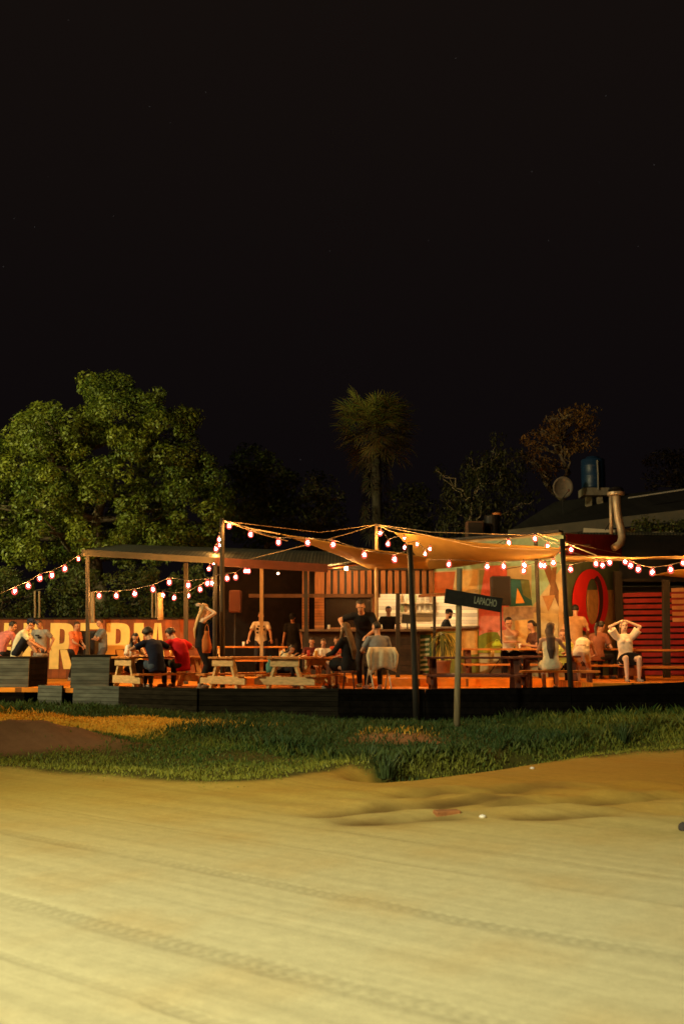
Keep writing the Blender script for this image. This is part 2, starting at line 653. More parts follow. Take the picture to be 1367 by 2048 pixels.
def lamp(name, kind, loc, target, power, col, size=.3, spot=150, blend=.6):
    l = bpy.data.lights.new(name, kind)
    l.energy = power; l.color = col
    if kind == 'AREA': l.size = size
    else: l.shadow_soft_size = size
    if kind == 'SPOT':
        l.spot_size = R(spot); l.spot_blend = blend
    o = bpy.data.objects.new(name, l); COL.objects.link(o)
    o.location = loc
    d = V(target) - V(loc)
    o.rotation_euler = d.to_track_quat('-Z', 'Y').to_euler()
    return o


# ------------------------------------------------------------------ terrain
_ep = [(-700, 1500), (-300, 1528), (0, 1543), (200, 1560), (400, 1575), (560, 1568), (700, 1540), (800, 1552), (880, 1540), (1050, 1531), (1367, 1508), (1800, 1485)]
_eg = sorted([(G(a, b).x, G(a, b).y) for a, b in _ep])
EX = np.array([a for a, b in _eg]); EY = np.array([b for a, b in _eg])
HX = np.array([-60, -12, -7, -3, 1.8, 4.5, 7, 9, 14, 60.]); HH = np.array([.4, .4, .30, .16, .0, .10, .24, .34, .4, .4])


def sstep(t):
    t = np.clip(t, 0, 1); return t * t * (3 - 2 * t)


def wob(x, y):
    return (np.sin(x * 1.7 + y * .9) + np.sin(x * .8 - y * 2.1 + 1.3) + np.sin(x * 3.1 + y * 2.7 + 4) * .6 + np.sin(x * 5.3 - y * 4.1) * .35) / 2.95


def bumpg(x, y, cx, cy, rx_, ry_, a=0.0):
    c, s = math.cos(a), math.sin(a)
    u = (x - cx) * c + (y - cy) * s; v = -(x - cx) * s + (y - cy) * c
    return np.exp(-((u / rx_) ** 2 + (v / ry_) ** 2))


def segd(x, y, a, b):
    ax, ay = a; bx, by = b
    t = np.clip(((x - ax) * (bx - ax) + (y - ay) * (by - ay)) / ((bx - ax) ** 2 + (by - ay) ** 2), 0, 1)
    return np.hypot(x - ax - t * (bx - ax), y - ay - t * (by - ay))


PILE = (-4.85, 15.6)
_e2 = sorted([(G(a, b).x, G(a, b).y) for a, b in ((-300, 1472), (0, 1480), (190, 1490), (400, 1501), (560, 1513), (680, 1526), (760, 1545), (860, 1532), (1000, 1513), (1250, 1484), (1500, 1470))])
E2X = np.array([a for a, b in _e2]); E2Y = np.array([b for a, b in _e2])


def edge2(x, y): return np.interp(x, E2X, E2Y) + .18 * wob(x * 2.0, x * .7 + 3)


STREAKS = [(*G(a, b)[:2], *G(c, d)[:2]) for a, b, c, d in ((640, 1629, 770, 1615), (770, 1615, 1000, 1597), (700, 1643, 900, 1634), (1050, 1634, 1210, 1629), (1010, 1606, 1330, 1594), (820, 1588, 1100, 1571))]


def zt(x, y):
    e = np.interp(x, EX, EY)
    h = np.interp(x, HX, HH)
    z = h * sstep((y - e - .8) / np.maximum(20.2 - e - .8, 1))
    z += .05 * np.exp(-((y - e - .35) / .4) ** 2)
    bank = sstep((y - e) / .8) * (1 - sstep((y - 20.0) / 1.0))
    z += bank * .06 * wob(x * 1.3, y * 1.3)
    z += .20 * bumpg(x, y, 1.3, 17.4, 1.5, 1.1)
    z += .07 * sstep((y - edge2(x, y) + .1) / .45) * (1 - sstep((y - 20) / 1.0)) * (1 - sstep((x - 5) / 3))
    dd = np.minimum(segd(x, y, (.35, 12.75), (2.3, 14.45)), segd(x, y, (2.3, 14.45), (5.2, 16.9)))
    z -= .36 * np.exp(-(dd / .34) ** 2) * (1 - sstep((x - 4.4) / 1.4)) * sstep((x + .2) / .8)
    for (u0, v0, u1, v1) in STREAKS:
        z -= .035 * np.exp(-(segd(x, y, (u0, v0), (u1, v1)) / .12) ** 2)
    z += (.42 + .05 * wob(x * 6, y * 7)) * bumpg(x, y, PILE[0], PILE[1], 1.5, .62, .12) + .14 * bumpg(x, y, -6.3, 15.2, 1.2, .7)
    z += .30 * bumpg(x, y, -6.4, 17.5, 1.5, .7, -.1) + .20 * bumpg(x, y, -3.9, 17.6, 1.5, .65)
    z += .12 * bumpg(x, y, -2.2, 16.8, 1.0, .7)
    road = 1 - sstep((y - e + .3) / .8)
    z += road * .012 * wob(x * .7, y * .7)
    rough = bumpg(x, y, 2.6, 11.0, 3.5, 1.4, .1) * road
    z += rough * .06 * wob(x * 2.2, y * 3.4)
    return z * (1 - sstep((y - 30) / 5))


def axis(parts):
    out = []
    for a, b, st in parts:
        out += list(np.arange(a, b, st))
    return np.array(out + [parts[-1][1]])


xs = axis([(-220, -30, 19), (-30, -12, 1.0), (-12, 12, .11), (12, 30, 1.0), (30, 220, 19)])
ys = axis([(-40, 1, 2.0), (1, 9, .16), (9, 22, .10), (22, 36, 1.0), (36, 300, 22)])
XX, YY = np.meshgrid(xs, ys)
ZZ = zt(XX, YY)
nx, ny = len(xs), len(ys)
me = bpy.data.meshes.new("ground")
co = np.stack([XX.ravel(), YY.ravel(), ZZ.ravel()], 1)
ii, jj = np.meshgrid(np.arange(nx - 1), np.arange(ny - 1))
a = (jj * nx + ii).ravel()
fq = np.stack([a, a + 1, a + 1 + nx, a + nx], 1)


def fill_mesh(me, co, faces):
    n, k = faces.shape
    me.vertices.add(len(co)); me.vertices.foreach_set('co', co.astype(np.float32).ravel())
    me.loops.add(n * k); me.loops.foreach_set('vertex_index', faces.astype(np.int32).ravel())
    me.polygons.add(n)
    me.polygons.foreach_set('loop_start', (np.arange(n) * k).astype(np.int32))
    me.update(calc_edges=True)


fill_mesh(me, co, fq)


def soil(x, y):
    e = np.interp(x, EX, EY)
    n = wob(x * 2.3, y * 2.3)
    g = sstep((y - e + .12 * n) / .25)
    pale = np.array([.50, .46, .28]); brown = np.array([.50, .36, .075]); rb = np.array([.46, .25, .036])
    green = np.array([.075, .075, .015]); straw = np.array([.80, .44, .05]); dirt = np.array([.30, .145, .065])
    m = sstep((y - 5.5) / 6.5)[..., None]
    c = pale * (1 - m) + brown * m
    r = np.clip(bumpg(x, y, 4.5, 13.0, 5.5, 2.3) * 1.2 + .25 * n, 0, 1)[..., None]
    c = c * (1 - r) + rb * r
    for i, (u0, v0, u1, v1) in enumerate(STREAKS):
        k = (.95 * np.exp(-(segd(x, y, (u0, v0), (u1, v1)) / (.14 + .04 * (i % 3))) ** 2) * np.clip(.7 + .6 * n, 0, 1))[..., None]
        c = c * (1 - k) + np.array([.13, .075, .022]) * k
    k = (.45 * bumpg(x, y, 4.0, 8.9, 1.6, .45, -.05) * np.clip(.6 + wob(x * 5, y * 6), 0, 1))[..., None]
    c = c * (1 - k) + np.array([.20, .20, .045]) * k
    c = c * (1 - g[..., None]) + green * g[..., None]
    s = np.clip(1.5 * bumpg(x, y, -6.2, 17.2, 2.2, .62, -.05) + 1.5 * bumpg(x, y, -3.9, 17.2, 1.5, .6) + .5 * bumpg(x, y, -2.0, 18.2, .9, .4) + .5 * bumpg(x, y, .9, 16.6, .7, .35) - .1, 0, 1)[..., None]
    c = c * (1 - s) + straw * s
    p = np.clip(2.2 * bumpg(x, y, PILE[0], PILE[1] - .25, 1.6, .62, .12) + 1.6 * bumpg(x, y, -6.3, 15.0, 1.4, .6) - .35, 0, 1)[..., None]
    p2 = np.clip(1.7 * bumpg(x, y, .9, 16.2, .9, .5) - .3, 0, .9)[..., None]
    c = c * (1 - p) + dirt * p
    c = c * (1 - p2) + dirt * 1.1 * p2
    return c


sc_ = soil(co[:, 0], co[:, 1])
at = me.attributes.new("soil", 'FLOAT_COLOR', 'POINT')
at.data.foreach_set('color', np.concatenate([sc_, np.ones((len(co), 1))], 1).astype(np.float32).ravel())
me.polygons.foreach_set('use_smooth', np.ones(len(fq), dtype=bool))

gm = bpy.data.materials.new("ground_soil"); gm.use_nodes = True
N, L = gm.node_tree.nodes, gm.node_tree.links
b = N['Principled BSDF']; b.inputs['Roughness'].default_value = .95; b.inputs['Specular IOR Level'].default_value = .1
att = N.new('ShaderNodeAttribute'); att.attribute_name = "soil"
tc = N.new('ShaderNodeTexCoord')


def node(kind, **k):
    n = N.new(kind)
    for a, v in k.items(): setattr(n, a, v)
    return n


def math2(op, a, bb=None, c=None):
    n = node('ShaderNodeMath', operation=op)
    for i, q in enumerate((a, bb, c)):
        if q is None: continue
        if isinstance(q, (int, float)): n.inputs[i].default_value = q
        else: L.new(q, n.inputs[i])
    return n.outputs[0]


rot = node('ShaderNodeMapping'); rot.inputs['Rotation'].default_value = (0, 0, R(37.5))
L.new(tc.outputs['Object'], rot.inputs[0])
st = node('ShaderNodeMapping'); st.inputs['Scale'].default_value = (.13, 4.2, 1)
L.new(rot.outputs[0], st.inputs[0])
n1 = node('ShaderNodeTexNoise'); n1.inputs['Scale'].default_value = 1.6; n1.inputs['Detail'].default_value = 6; n1.inputs['Roughness'].default_value = .6
L.new(st.outputs[0], n1.inputs['Vector'])
n2 = node('ShaderNodeTexNoise'); n2.inputs['Scale'].default_value = 9; n2.inputs['Detail'].default_value = 8; n2.inputs['Roughness'].default_value = .7
L.new(tc.outputs['Object'], n2.inputs['Vector'])
n3 = node('ShaderNodeTexNoise'); n3.inputs['Scale'].default_value = .9; n3.inputs['Detail'].default_value = 3
L.new(tc.outputs['Object'], n3.inputs['Vector'])
sp = node('ShaderNodeSeparateXYZ'); L.new(rot.outputs[0], sp.inputs[0])
wv = math2('MULTIPLY_ADD', n3.outputs['Fac'], .16, -.08)
vv = math2('ADD', sp.outputs[1], wv)
mask = None
for v0, wd, stg in ((3.91, .11, 1.0), (5.29, .10, .8), (3.22, .05, .8), (2.62, .07, .6), (7.1, .06, .5), (6.35, .04, .4)):
    dd = math2('ABSOLUTE', math2('SUBTRACT', vv, v0))
    mr = node('ShaderNodeMapRange', interpolation_type='SMOOTHSTEP')
    mr.inputs['From Min'].default_value = wd * .5; mr.inputs['From Max'].default_value = wd * 1.2
    mr.inputs['To Min'].default_value = stg; mr.inputs['To Max'].default_value = 0
    L.new(dd, mr.inputs['Value'])
    mask = mr.outputs[0] if mask is None else math2('MAXIMUM', mask, mr.outputs[0])
tread = math2('MULTIPLY', math2('SINE', math2('MULTIPLY_ADD', sp.outputs[0], 75.0, math2('MULTIPLY', math2('ABSOLUTE', math2('SINE', math2('MULTIPLY', vv, 30.0))), 2.0))), .5)
patch = node('ShaderNodeMapRange'); patch.inputs['From Min'].default_value = .35; patch.inputs['From Max'].default_value = .62
L.new(n3.outputs['Fac'], patch.inputs['Value'])
mask = math2('MULTIPLY', mask, math2('MULTIPLY_ADD', patch.outputs[0], .6, .4))
ht = math2('ADD', math2('MULTIPLY', mask, math2('MULTIPLY_ADD', tread, .45, -.9)),
           math2('ADD', math2('MULTIPLY', n1.outputs['Fac'], 1.0), math2('MULTIPLY', n2.outputs['Fac'], .5)))
bp = node('ShaderNodeBump'); bp.inputs['Strength'].default_value = .38; bp.inputs['Distance'].default_value = .02
L.new(ht, bp.inputs['Height']); L.new(bp.outputs[0], b.inputs['Normal'])
k1 = math2('MULTIPLY_ADD', n1.outputs['Fac'], .5, .75)
k2 = math2('MULTIPLY_ADD', n2.outputs['Fac'], .5, .75)
k3 = math2('SUBTRACT', 1.0, math2('MULTIPLY', mask, math2('MULTIPLY_ADD', tread, .14, .16)))
n4 = node('ShaderNodeTexNoise'); n4.inputs['Scale'].default_value = 55; n4.inputs['Detail'].default_value = 5; n4.inputs['Roughness'].default_value = .8
L.new(tc.outputs['Object'], n4.inputs['Vector'])
k4 = math2('MULTIPLY_ADD', n4.outputs['Fac'], .4, .8)
kk = math2('MULTIPLY', math2('MULTIPLY', math2('MULTIPLY', k1, k2), k3), k4)
sc = node('ShaderNodeVectorMath', operation='SCALE')
L.new(att.outputs['Color'], sc.inputs[0]); L.new(kk, sc.inputs['Scale'])
L.new(sc.outputs[0], b.inputs['Base Color'])
go = link("ground", me, gm); go['kind'] = 'structure'

# loose blades of grass on the bank
def deckline(x):
    return np.interp(x, DLX, DLY)


def grass(n):
    x = rng.uniform(-13, 13, n); y = rng.uniform(10.5, 24, n)
    e = np.interp(x, EX, EY)
    nn = wob(x * 2.1, y * 2.1)
    keep = (y > e + .35 * nn - .1) & (y < deckline(x) - .06)
    pile = 1.3 * bumpg(x, y, PILE[0], PILE[1] - .3, 1.55, .55, .12) + bumpg(x, y, -6.3, 15.0, 1.4, .55)
    br = bumpg(x, y, .9, 16.2, .8, .45)
    keep &= rng.random(n) > np.clip(1.3 * pile, 0, .985)
    keep &= rng.random(n) > np.clip(1.2 * br, 0, .85)
    bare = wob(x * .9 + 5, y * 1.4 + 2)
    keep &= rng.random(n) > .8 * np.clip((bare - .25) * 3, 0, 1) * (y < e + 3.5) * (x > -2)
    keep &= rng.random(n) < np.clip((y - e) / .9 + .25, .2, 1)
    x, y, e = x[keep], y[keep], e[keep]
    m = len(x)
    ditch = np.exp(-((y - edge2(x, y) - .35) / .4) ** 2) * sstep((x + 2.5) / 2.5)
    dl = deckline(x) - y
    straw = np.clip(1.5 * bumpg(x, y, -6.2, 17.2, 2.2, .62, -.05) + 1.5 * bumpg(x, y, -3.9, 17.2, 1.5, .6) + .5 * bumpg(x, y, -2.0, 18.2, .9, .4) + .5 * bumpg(x, y, .9, 16.6, .7, .35) - .1, 0, 1)
    tall = sstep((x - 2) / 4) * sstep((y - 16.5) / 2)
    clump = np.clip(wob(x * 1.1 + 3, y * 1.6) + .2, 0, 1)
    pat = np.clip(wob(x * .55 + 2, y * .8 - 1) * .9 + .4, 0, 1)
    h = .022 + .035 * rng.random(m) + (.06 * clump + .03 * pat) * sstep((y - e - 2.2) / 2.5) + .11 * tall * rng.random(m) ** 1.5 + .11 * ditch * rng.random(m) + .12 * np.exp(-dl / .35) * rng.random(m) ** 2
    h += .03 * sstep((y - edge2(x, y)) / .3) * rng.random(m)
    h *= np.where(straw > .4, .6, 1) * np.clip((y - e) / .5 + .35, .35, 1)
    h *= rng.uniform(.55, 1.4, m)
    wd = rng.uniform(.0035, .0085, m) * (1 + y / 16)
    an = rng.uniform(0, 2 * np.pi, m)
    ln = rng.uniform(.1, .75, m) * h
    la = rng.uniform(0, 2 * np.pi, m)
    z = zt(x, y) - .01
    dx, dy = np.cos(an) * wd, np.sin(an) * wd
    c = np.empty((m, 4, 3))
    c[:, 0] = np.stack([x - dx, y - dy, z], 1)
    c[:, 1] = np.stack([x + dx, y + dy, z], 1)
    c[:, 2] = np.stack([x + dx * .6 + .35 * ln * np.cos(la), y + dy * .6 + .35 * ln * np.sin(la), z + h * .6], 1)
    c[:, 3] = np.stack([x + ln * np.cos(la), y + ln * np.sin(la), z + h], 1)
    f = np.arange(m)[:, None] * 4 + np.array([[0, 1, 2, 3]])
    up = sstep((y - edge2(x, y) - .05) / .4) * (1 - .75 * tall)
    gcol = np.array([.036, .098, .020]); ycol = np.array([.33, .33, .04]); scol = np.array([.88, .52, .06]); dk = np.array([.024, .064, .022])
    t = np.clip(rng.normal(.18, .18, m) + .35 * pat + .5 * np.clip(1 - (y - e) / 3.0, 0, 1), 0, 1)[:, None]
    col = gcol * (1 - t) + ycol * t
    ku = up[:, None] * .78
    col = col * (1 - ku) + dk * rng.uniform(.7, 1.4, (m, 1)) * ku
    s = (rng.random(m) < straw * 1.1)[:, None]
    col = np.where(s, scol * rng.uniform(.6, 1.1, (m, 1)), col)
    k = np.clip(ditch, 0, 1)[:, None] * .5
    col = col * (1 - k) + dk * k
    return c.reshape(-1, 3), f, np.repeat(col, 4, 0)


def color_mesh(name, c, f, col, m, parent=None):
    me = bpy.data.meshes.new(name)
    fill_mesh(me, c, f)
    at = me.attributes.new("tint", 'FLOAT_COLOR', 'POINT')
    at.data.foreach_set('color', np.concatenate([col, np.ones((len(c), 1))], 1).astype(np.float32).ravel())
    return link(name, me, m, parent)


def tint_mat(name, trans=.3, rough=.6):
    m = bpy.data.materials.new(name); m.use_nodes = True
    N, L = m.node_tree.nodes, m.node_tree.links
    b = N['Principled BSDF']; b.inputs['Roughness'].default_value = rough; b.inputs['Specular IOR Level'].default_value = .25
    a = N.new('ShaderNodeAttribute'); a.attribute_name = "tint"
    L.new(a.outputs['Color'], b.inputs['Base Color'])
    tl = N.new('ShaderNodeBsdfTranslucent'); L.new(a.outputs['Color'], tl.inputs['Color'])
    mx = N.new('ShaderNodeMixShader'); mx.inputs[0].default_value = trans
    L.new(b.outputs[0], mx.inputs[1]); L.new(tl.outputs[0], mx.inputs[2])
    L.new(mx.outputs[0], N['Material Output'].inputs['Surface'])
    return m


# ------------------------------------------------------------------ deck
def gp(px, Y, z=D): return (XA(px, Y, z), Y)


FA, FB, FC, FE, FF, FG, FH = gp(-330, 23.05), gp(80, 22.82), gp(242, 22.2), gp(400, 21.1), gp(850, 20.6), gp(1140, 20.3), gp(1640, 20.9)
DLX = np.array([-60, FA[0], FB[0], FC[0], FE[0], FF[0], FG[0], FH[0], 60])
DLY = np.array([23.05, FA[1], FB[1], FC[1], FE[1], FF[1], FG[1], FH[1], 20.9])
wood_floor = mat("deck_boards", (.72, .245, .014), .65, .3, 5, .4, planks=('Y', .145, .05), aniso=(.3, 3, 1))
wood_black = mat("shade_black_boards", (.006, .005, .0045), 1.0, .4, 9, .5, planks=('Z', .13, .07), spec=.03)  # shade on deck front and box sides put into a black colour
wood_grey = mat("weathered_grey_boards", (.10, .115, .105), .85, .35, 7, .5, planks=('Z', .085, .09), aniso=(.4, 1, 2))
wood_dark = mat("dark_brown_boards", (.022, .019, .014), 1.0, .35, 7, .5, planks=('Z', .10, .10), aniso=(.4, 1, 2), spec=.05)
wood_table = mat("pine_table_wood", (.52, .19, .030), .5, .3, 3, .35, 26, aniso=(1, 6, 6), spec=.5)
wood_frame = mat("pale_pine_wood", (.62, .42, .20), .65, .25, 5, .3, 30, aniso=(5, 1.5, 5))
wood_red = mat("dark_red_table_wood", (.10, .030, .014), .5, .3, 3, .35, 26, aniso=(1, 6, 6))  # dark red wood, darkened further for the shade on table sides
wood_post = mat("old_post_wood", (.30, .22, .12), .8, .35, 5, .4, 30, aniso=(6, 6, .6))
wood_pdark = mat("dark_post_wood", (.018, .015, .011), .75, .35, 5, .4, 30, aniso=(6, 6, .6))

deck = thing("deck", (0, 24, 0), "long raised timber deck with a dark boarded front standing behind the grass bank", "deck")
back = [gp(1640, 31), gp(-330, 31)]
MB().slab([FA, FB, FC, FE, FF, FG, FH] + back, D - .10, D).build("deck_floor", wood_floor, deck)
tpoly = [gp(430, 24.2), gp(1085, 23.2), gp(1185, FG[1] + .12), (FH[0], FH[1] + .12), (FH[0], 30.9), (XA(430, 30.9), 30.9)]
MB().slab(tpoly, D + .003, T).build("terrace", wood_floor, deck)


def skirt(a, b, z0a, z0b, z1a, z1b, m, t=.07, name="skirt_board"):
    d = V((b[0] - a[0], b[1] - a[1], 0)).normalized()
    n = V((d.y, -d.x, 0)) * t
    pl = [(a[0], a[1]), (b[0], b[1]), (b[0] + n.x, b[1] + n.y), (a[0] + n.x, a[1] + n.y)]
    MB().slab(pl, [z0a, z0b, z0b, z0a], [z1a, z1b, z1b, z1a]).build(name, m, deck)


def lerp2(a, b, t): return (a[0] + (b[0] - a[0]) * t, a[1] + (b[1] - a[1]) * t)


skirt(FA, lerp2(FA, FB, .93), -.2, -.2, D - .11, D - .11, wood_black)
skirt(lerp2(FB, FC, 0), lerp2(FB, FC, .30), -.2, -.2, D + .055, D + .055, wood_grey)
skirt(lerp2(FB, FC, .44), lerp2(FB, FC, .995), -.2, -.2, D + .055, D + .055, wood_grey)
skirt(FC, lerp2(FC, FE, .99), -.2, -.2, D + .055, D + .055, wood_dark)
skirt(FE, lerp2(FE, FF, .62), -.3, -.3, D + .055, D + .055, wood_dark)
skirt(lerp2(FE, FF, .622), lerp2(FE, FF, .998), -.3, -.3, D + .055, D + .055, wood_black)  # same deck front, blacker boards stand in for the fading light
skirt(FF, lerp2(FF, FG, .998), -.3, -.2, D + .055, D + .11, wood_black)
skirt(FG, FH, -.2, -.1, D + .095, D + .34, wood_black)


def plank_box(x0, x1, y0, y1, z0, z1, label, grey=wood_grey, yaw=0):
    c = ((x0 + x1) / 2, (y0 + y1) / 2, z0)
    o = thing("wooden_box", c, label, "box bench", "boarded box benches on the deck")
    h = z1 - z0
    MB().box((c[0], y0 + .025, z0 + h / 2), (x1 - x0, .05, h)).build("front_panel", grey, o)
    MB().box((c[0], y1 - .025, z0 + h / 2), (x1 - x0, .05, h)).build("back_panel", wood_black, o)
    for xx in (x0 + .025, x1 - .025):
        MB().box((xx, c[1], z0 + h / 2), (.046, y1 - y0 - .102, h)).build("side_panel", wood_black, o)
    MB().box((c[0], c[1], z1 + .018), (x1 - x0 + .02, y1 - y0 + .02, .036)).build("lid", wood_dark, o)
    return o


BX1 = (XA(-190, 23.0), XA(57, 23.0))
bench_top = 1.395
plank_box(BX1[0], BX1[1], 23.0, 24.5, D + .002, bench_top - .036, "long weathered box bench with two men sitting on its lid")
plank_box(XA(142, 22.62), XA(218, 22.62), 22.62, 23.4, D + .002, 1.405, "small grey-blue boarded box beside the gap where the steps enter the deck")

# ------------------------------------------------------------------ tables
def picnic(x, y, z, yaw, label, L=1.95, top=wood_table, frame=wood_frame, H=.70, seat=.33, kind="picnic_table"):
    o = thing(kind, (x, y, z), label, "picnic table", "timber picnic tables on the deck", yaw, local=True)
    m = MB()
    for k in range(5):
        m.box((random.uniform(-.01, .01), -.30 + .15 * k, H - .022), (L, .143, .044))
    m.build("tabletop", top, o, bevel=.006)
    for s in (-1, 1):
        m = MB()
        for k in range(2):
            m.box((0, s * (.55 + .15 * k), seat - .022), (L, .143, .044))
        m.build("seat", top, o, bevel=.006)
    for s in (-1, 1):
        xe = s * (L / 2 - .10)
        MB().box((xe, 0, H - .046 - .08), (.055, .66, .155)).build("top_beam", frame, o, bevel=.006)
        MB().add([(xe - .032, -.70, seat - .215), (xe - .032, .70, seat - .215), (xe - .032, .70, seat - .10), (xe - .032, .60, seat - .046), (xe - .032, -.60, seat - .046), (xe - .032, -.70, seat - .10),
                  (xe + .032, -.70, seat - .215), (xe + .032, .70, seat - .215), (xe + .032, .70, seat - .10), (xe + .032, .60, seat - .046), (xe + .032, -.60, seat - .046), (xe + .032, -.70, seat - .10)],
                 [(0, 1, 2, 3, 4, 5), (11, 10, 9, 8, 7, 6)] + [(i, (i + 1) % 6, (i + 1) % 6 + 6, i + 6) for i in range(6)]).build("seat_beam", frame, o, bevel=.006)
        for q in (-1, 1):
            MB().bar((xe - s * .066, q * .19, H - .05), (xe - s * .066, q * .42, 0.0), .062, .13, up=(1, 0, 0)).build("leg", frame, o, bevel=.005)
    return o


def end_table(pxe, Ye, ang, z, label, **k):
    """near end frame centred on a pixel column at depth Ye; long axis turned by ang from the picture plane"""
    L = k.get('L', 1.95)
    ex = XA(pxe, Ye, z + .3)
    u = V((math.cos(ang), math.sin(ang)))
    c = V((ex, Ye)) + u * (L / 2 - .10)
    picnic(c.x, c.y, z, ang, label, **k)
    return V((ex, Ye)), u, V((u.y, -u.x))


A1 = R(45); A2 = R(50); A3 = R(68)
E1, U1, V1 = end_table(247, 22.42, A1, D, "picnic table beside the grey box, with a girl and two men leaning over it", L=2.1)
E2, U2, V2 = end_table(446, 21.75, A2, D, "empty picnic table with a bare orange-lit top between the two busy tables", L=2.1)
E3, U3, V3 = end_table(569, 21.22, A3, D, "picnic table with a teal bag on its edge and children around it", L=2.0)
t4y = 27.3
picnic(XA(503, t4y, T + .7), t4y, T, R(4), "high table on the terrace that a man in a patterned shirt leans on", L=1.95, H=.76, seat=.40)
picnic(XA(947, 21.75), 21.75, D, R(-1), "dark picnic table standing alone behind the street sign post", L=2.1, top=wood_red, frame=wood_red)
picnic(XA(1015, 25.0), 25.0, T, R(-3), "picnic table below the mural, where a man rests his chin on his hand", L=2.3, top=wood_table, frame=wood_red)
picnic(XA(1345, 22.4), 22.4, T - .02, R(2), "picnic table in front of the red slat fence, behind the woman with raised arms", L=2.0, top=wood_table, frame=wood_red)
picnic(XA(1212, 23.6), 23.6, T, R(0), "small picnic table beneath the red letter O", L=1.2, top=wood_table, frame=wood_red)

# a long low bench and the plain table behind it
o = thing("long_bench", (XA(1118, 21.0), 21.0, D), "long low plank bench with a woman in a cream dress sitting on it", "bench", None, R(-1), True)
m = MB(); m.box((0, -.08, .40), (1.62, .15, .045)); m.box((0, .08, .40), (1.62, .15, .045)); m.build("seat", wood_table, o, bevel=.006)
for q in (-.62, .62):
    MB().box((q, 0, .19), (.06, .26, .38)).build("leg", wood_red, o)
o = thing("trestle_table", (XA(1098, 22.0), 22.0, D), "plain trestle table in front of a seated woman, hidden partly by the cream dress", "table", None, R(-1), True)
m = MB()
for k in range(4): m.box((0, -.24 + .16 * k, .70), (1.25, .152, .04))
m.build("tabletop", wood_red, o, bevel=.006)
for q in (-.5, .5):
    for p in (-.2, .2):
        MB().bar((q, p * .6, .68), (q, p * 1.4, 0), .06, .09, up=(1, 0, 0)).build("leg", wood_red, o)
# ------------------------------------------------------------------ fence with the painted word
FY = 29.6
fence_m = mat("rust_red_fence", (.24, .060, .012), .75, .3, 4, .3, planks=('X', .22, .03))
letter_m = mat("cream_letter_paint", (.88, .60, .19), .7, .1, 5)
fz = P(200, 1238, FY).z
fx0, fx1 = XA(-260, FY, 2), XA(412, FY, 2)
fen = thing("painted_fence", ((fx0 + fx1) / 2, FY, D), "rust-red board fence painted with large cream letters", "fence")
MB().box(((fx0 + fx1) / 2, FY + .04, (D + fz) / 2), (fx1 - fx0, .06, fz - D - .02)).build("fence_board", fence_m, fen)
MB().box(((fx0 + fx1) / 2, FY + .03, fz + .015), (fx1 - fx0 + .06, .12, .045)).build("top_rail", wood_dark, fen)
ltop, lbot = P(200, 1246, FY).z, P(200, 1338, FY).z
LHT = ltop - lbot


def letter(ch, px0, px1):
    x0, x1 = XA(px0, FY, 2), XA(px1, FY, 2)
    W, H, y = x1 - x0, LHT, FY + .006
    t = min(.30, W * .40)
    m = MB()

    def poly(pts):
        m.prism([(x0 + a, y, lbot + b) for a, b in pts], (0, -.012, 0))

    def bowl(z0, z1, wid):
        """C-shaped band from the stem, bulging right, between two heights"""
        zc, hh = (z0 + z1) / 2, (z1 - z0) / 2
        o, i = [], []
        sx = t + .001
        for k in range(17):
            a = math.pi / 2 - math.pi * k / 16
            ca, sa = math.cos(a), math.sin(a)
            pw = .55
            o.append((sx + (wid - t) * (abs(ca) ** pw), zc + hh * (abs(sa) ** pw) * (1 if sa >= 0 else -1)))
            i.append((sx + max(.02, wid - t - t * .95) * (abs(ca) ** pw), zc + max(.02, hh - t * .62) * (abs(sa) ** pw) * (1 if sa >= 0 else -1)))
        for k in range(16):
            poly([o[k], o[k + 1], i[k + 1], i[k]])
    if ch == 'I': poly([(0, 0), (W, 0), (W, H), (0, H)])
    if ch in 'RB': poly([(0, 0), (t, 0), (t, H), (0, H)])
    if ch == 'L':
        poly([(0, 0), (t, 0), (t, H), (0, H)]); poly([(t + .001, 0), (W, 0), (W, t * .7), (t + .001, t * .7)])
    if ch == 'R':
        bowl(H * .42, H, W)
        poly([(t + .03, H * .415), (t + .33 * W, H * .415), (W * 1.02, 0), (W * 1.02 - t, 0)])
    if ch == 'B':
        bowl(H * .515, H, W * .95); bowl(0, H * .51, W)
    if ch == 'E':
        poly([(0, 0), (t, 0), (t, H), (0, H)])
        for z in (0, H / 2 - t * .35, H - t * .8):
            poly([(t + .001, z), (W, z), (W, z + t * .8), (t + .001, z + t * .8)])
    if ch == 'A':
        a = W * .30
        poly([(0, 0), (t * .85, 0), (W / 2, H), (W / 2 - a * .62, H)])
        poly([(W, 0), (W - t * .85, 0), (W / 2 + .001, H), (W / 2 + a * .62, H)][::-1])
        poly([(t * .85 + W * .10, H * .2), (W - t * .85 - W * .10, H * .2), (W - t * .85 - W * .17, H * .38), (t * .85 + W * .17, H * .38)])
    m.build("painted_letter", letter_m, fen)


for ch, a, c in (('L', -42, -4), ('I', 8, 24), ('B', 47, 88), ('R', 101, 148), ('E', 161, 200), ('R', 213, 260), ('I', 268, 287), ('A', 298, 333)):
    letter(ch, a, c)


# ------------------------------------------------------------------ posts
def post(px0, py0, px1, py1, Y, Y1, r, m, label, name="wooden_post", sq=False, group="timber posts around the deck"):
    a, b_ = P(px1, py1, Y), P(px0, py0, Y1)
    mb = MB()
    if sq:
        mb.bar(a, b_, r * 2, r * 2, up=(0, 1, 0))
    else:
        mid = a.lerp(b_, .5) + V((random.uniform(-.015, .015), 0, 0))
        mb.tube([a, a.lerp(b_, .25), mid, a.lerp(b_, .75), b_], [r * 1.08, r * 1.03, r, r * .97, r * .93], 10)
    o = mb.build(name, m, org=a, smooth=not sq)
    return tag(o, label, "post", group)


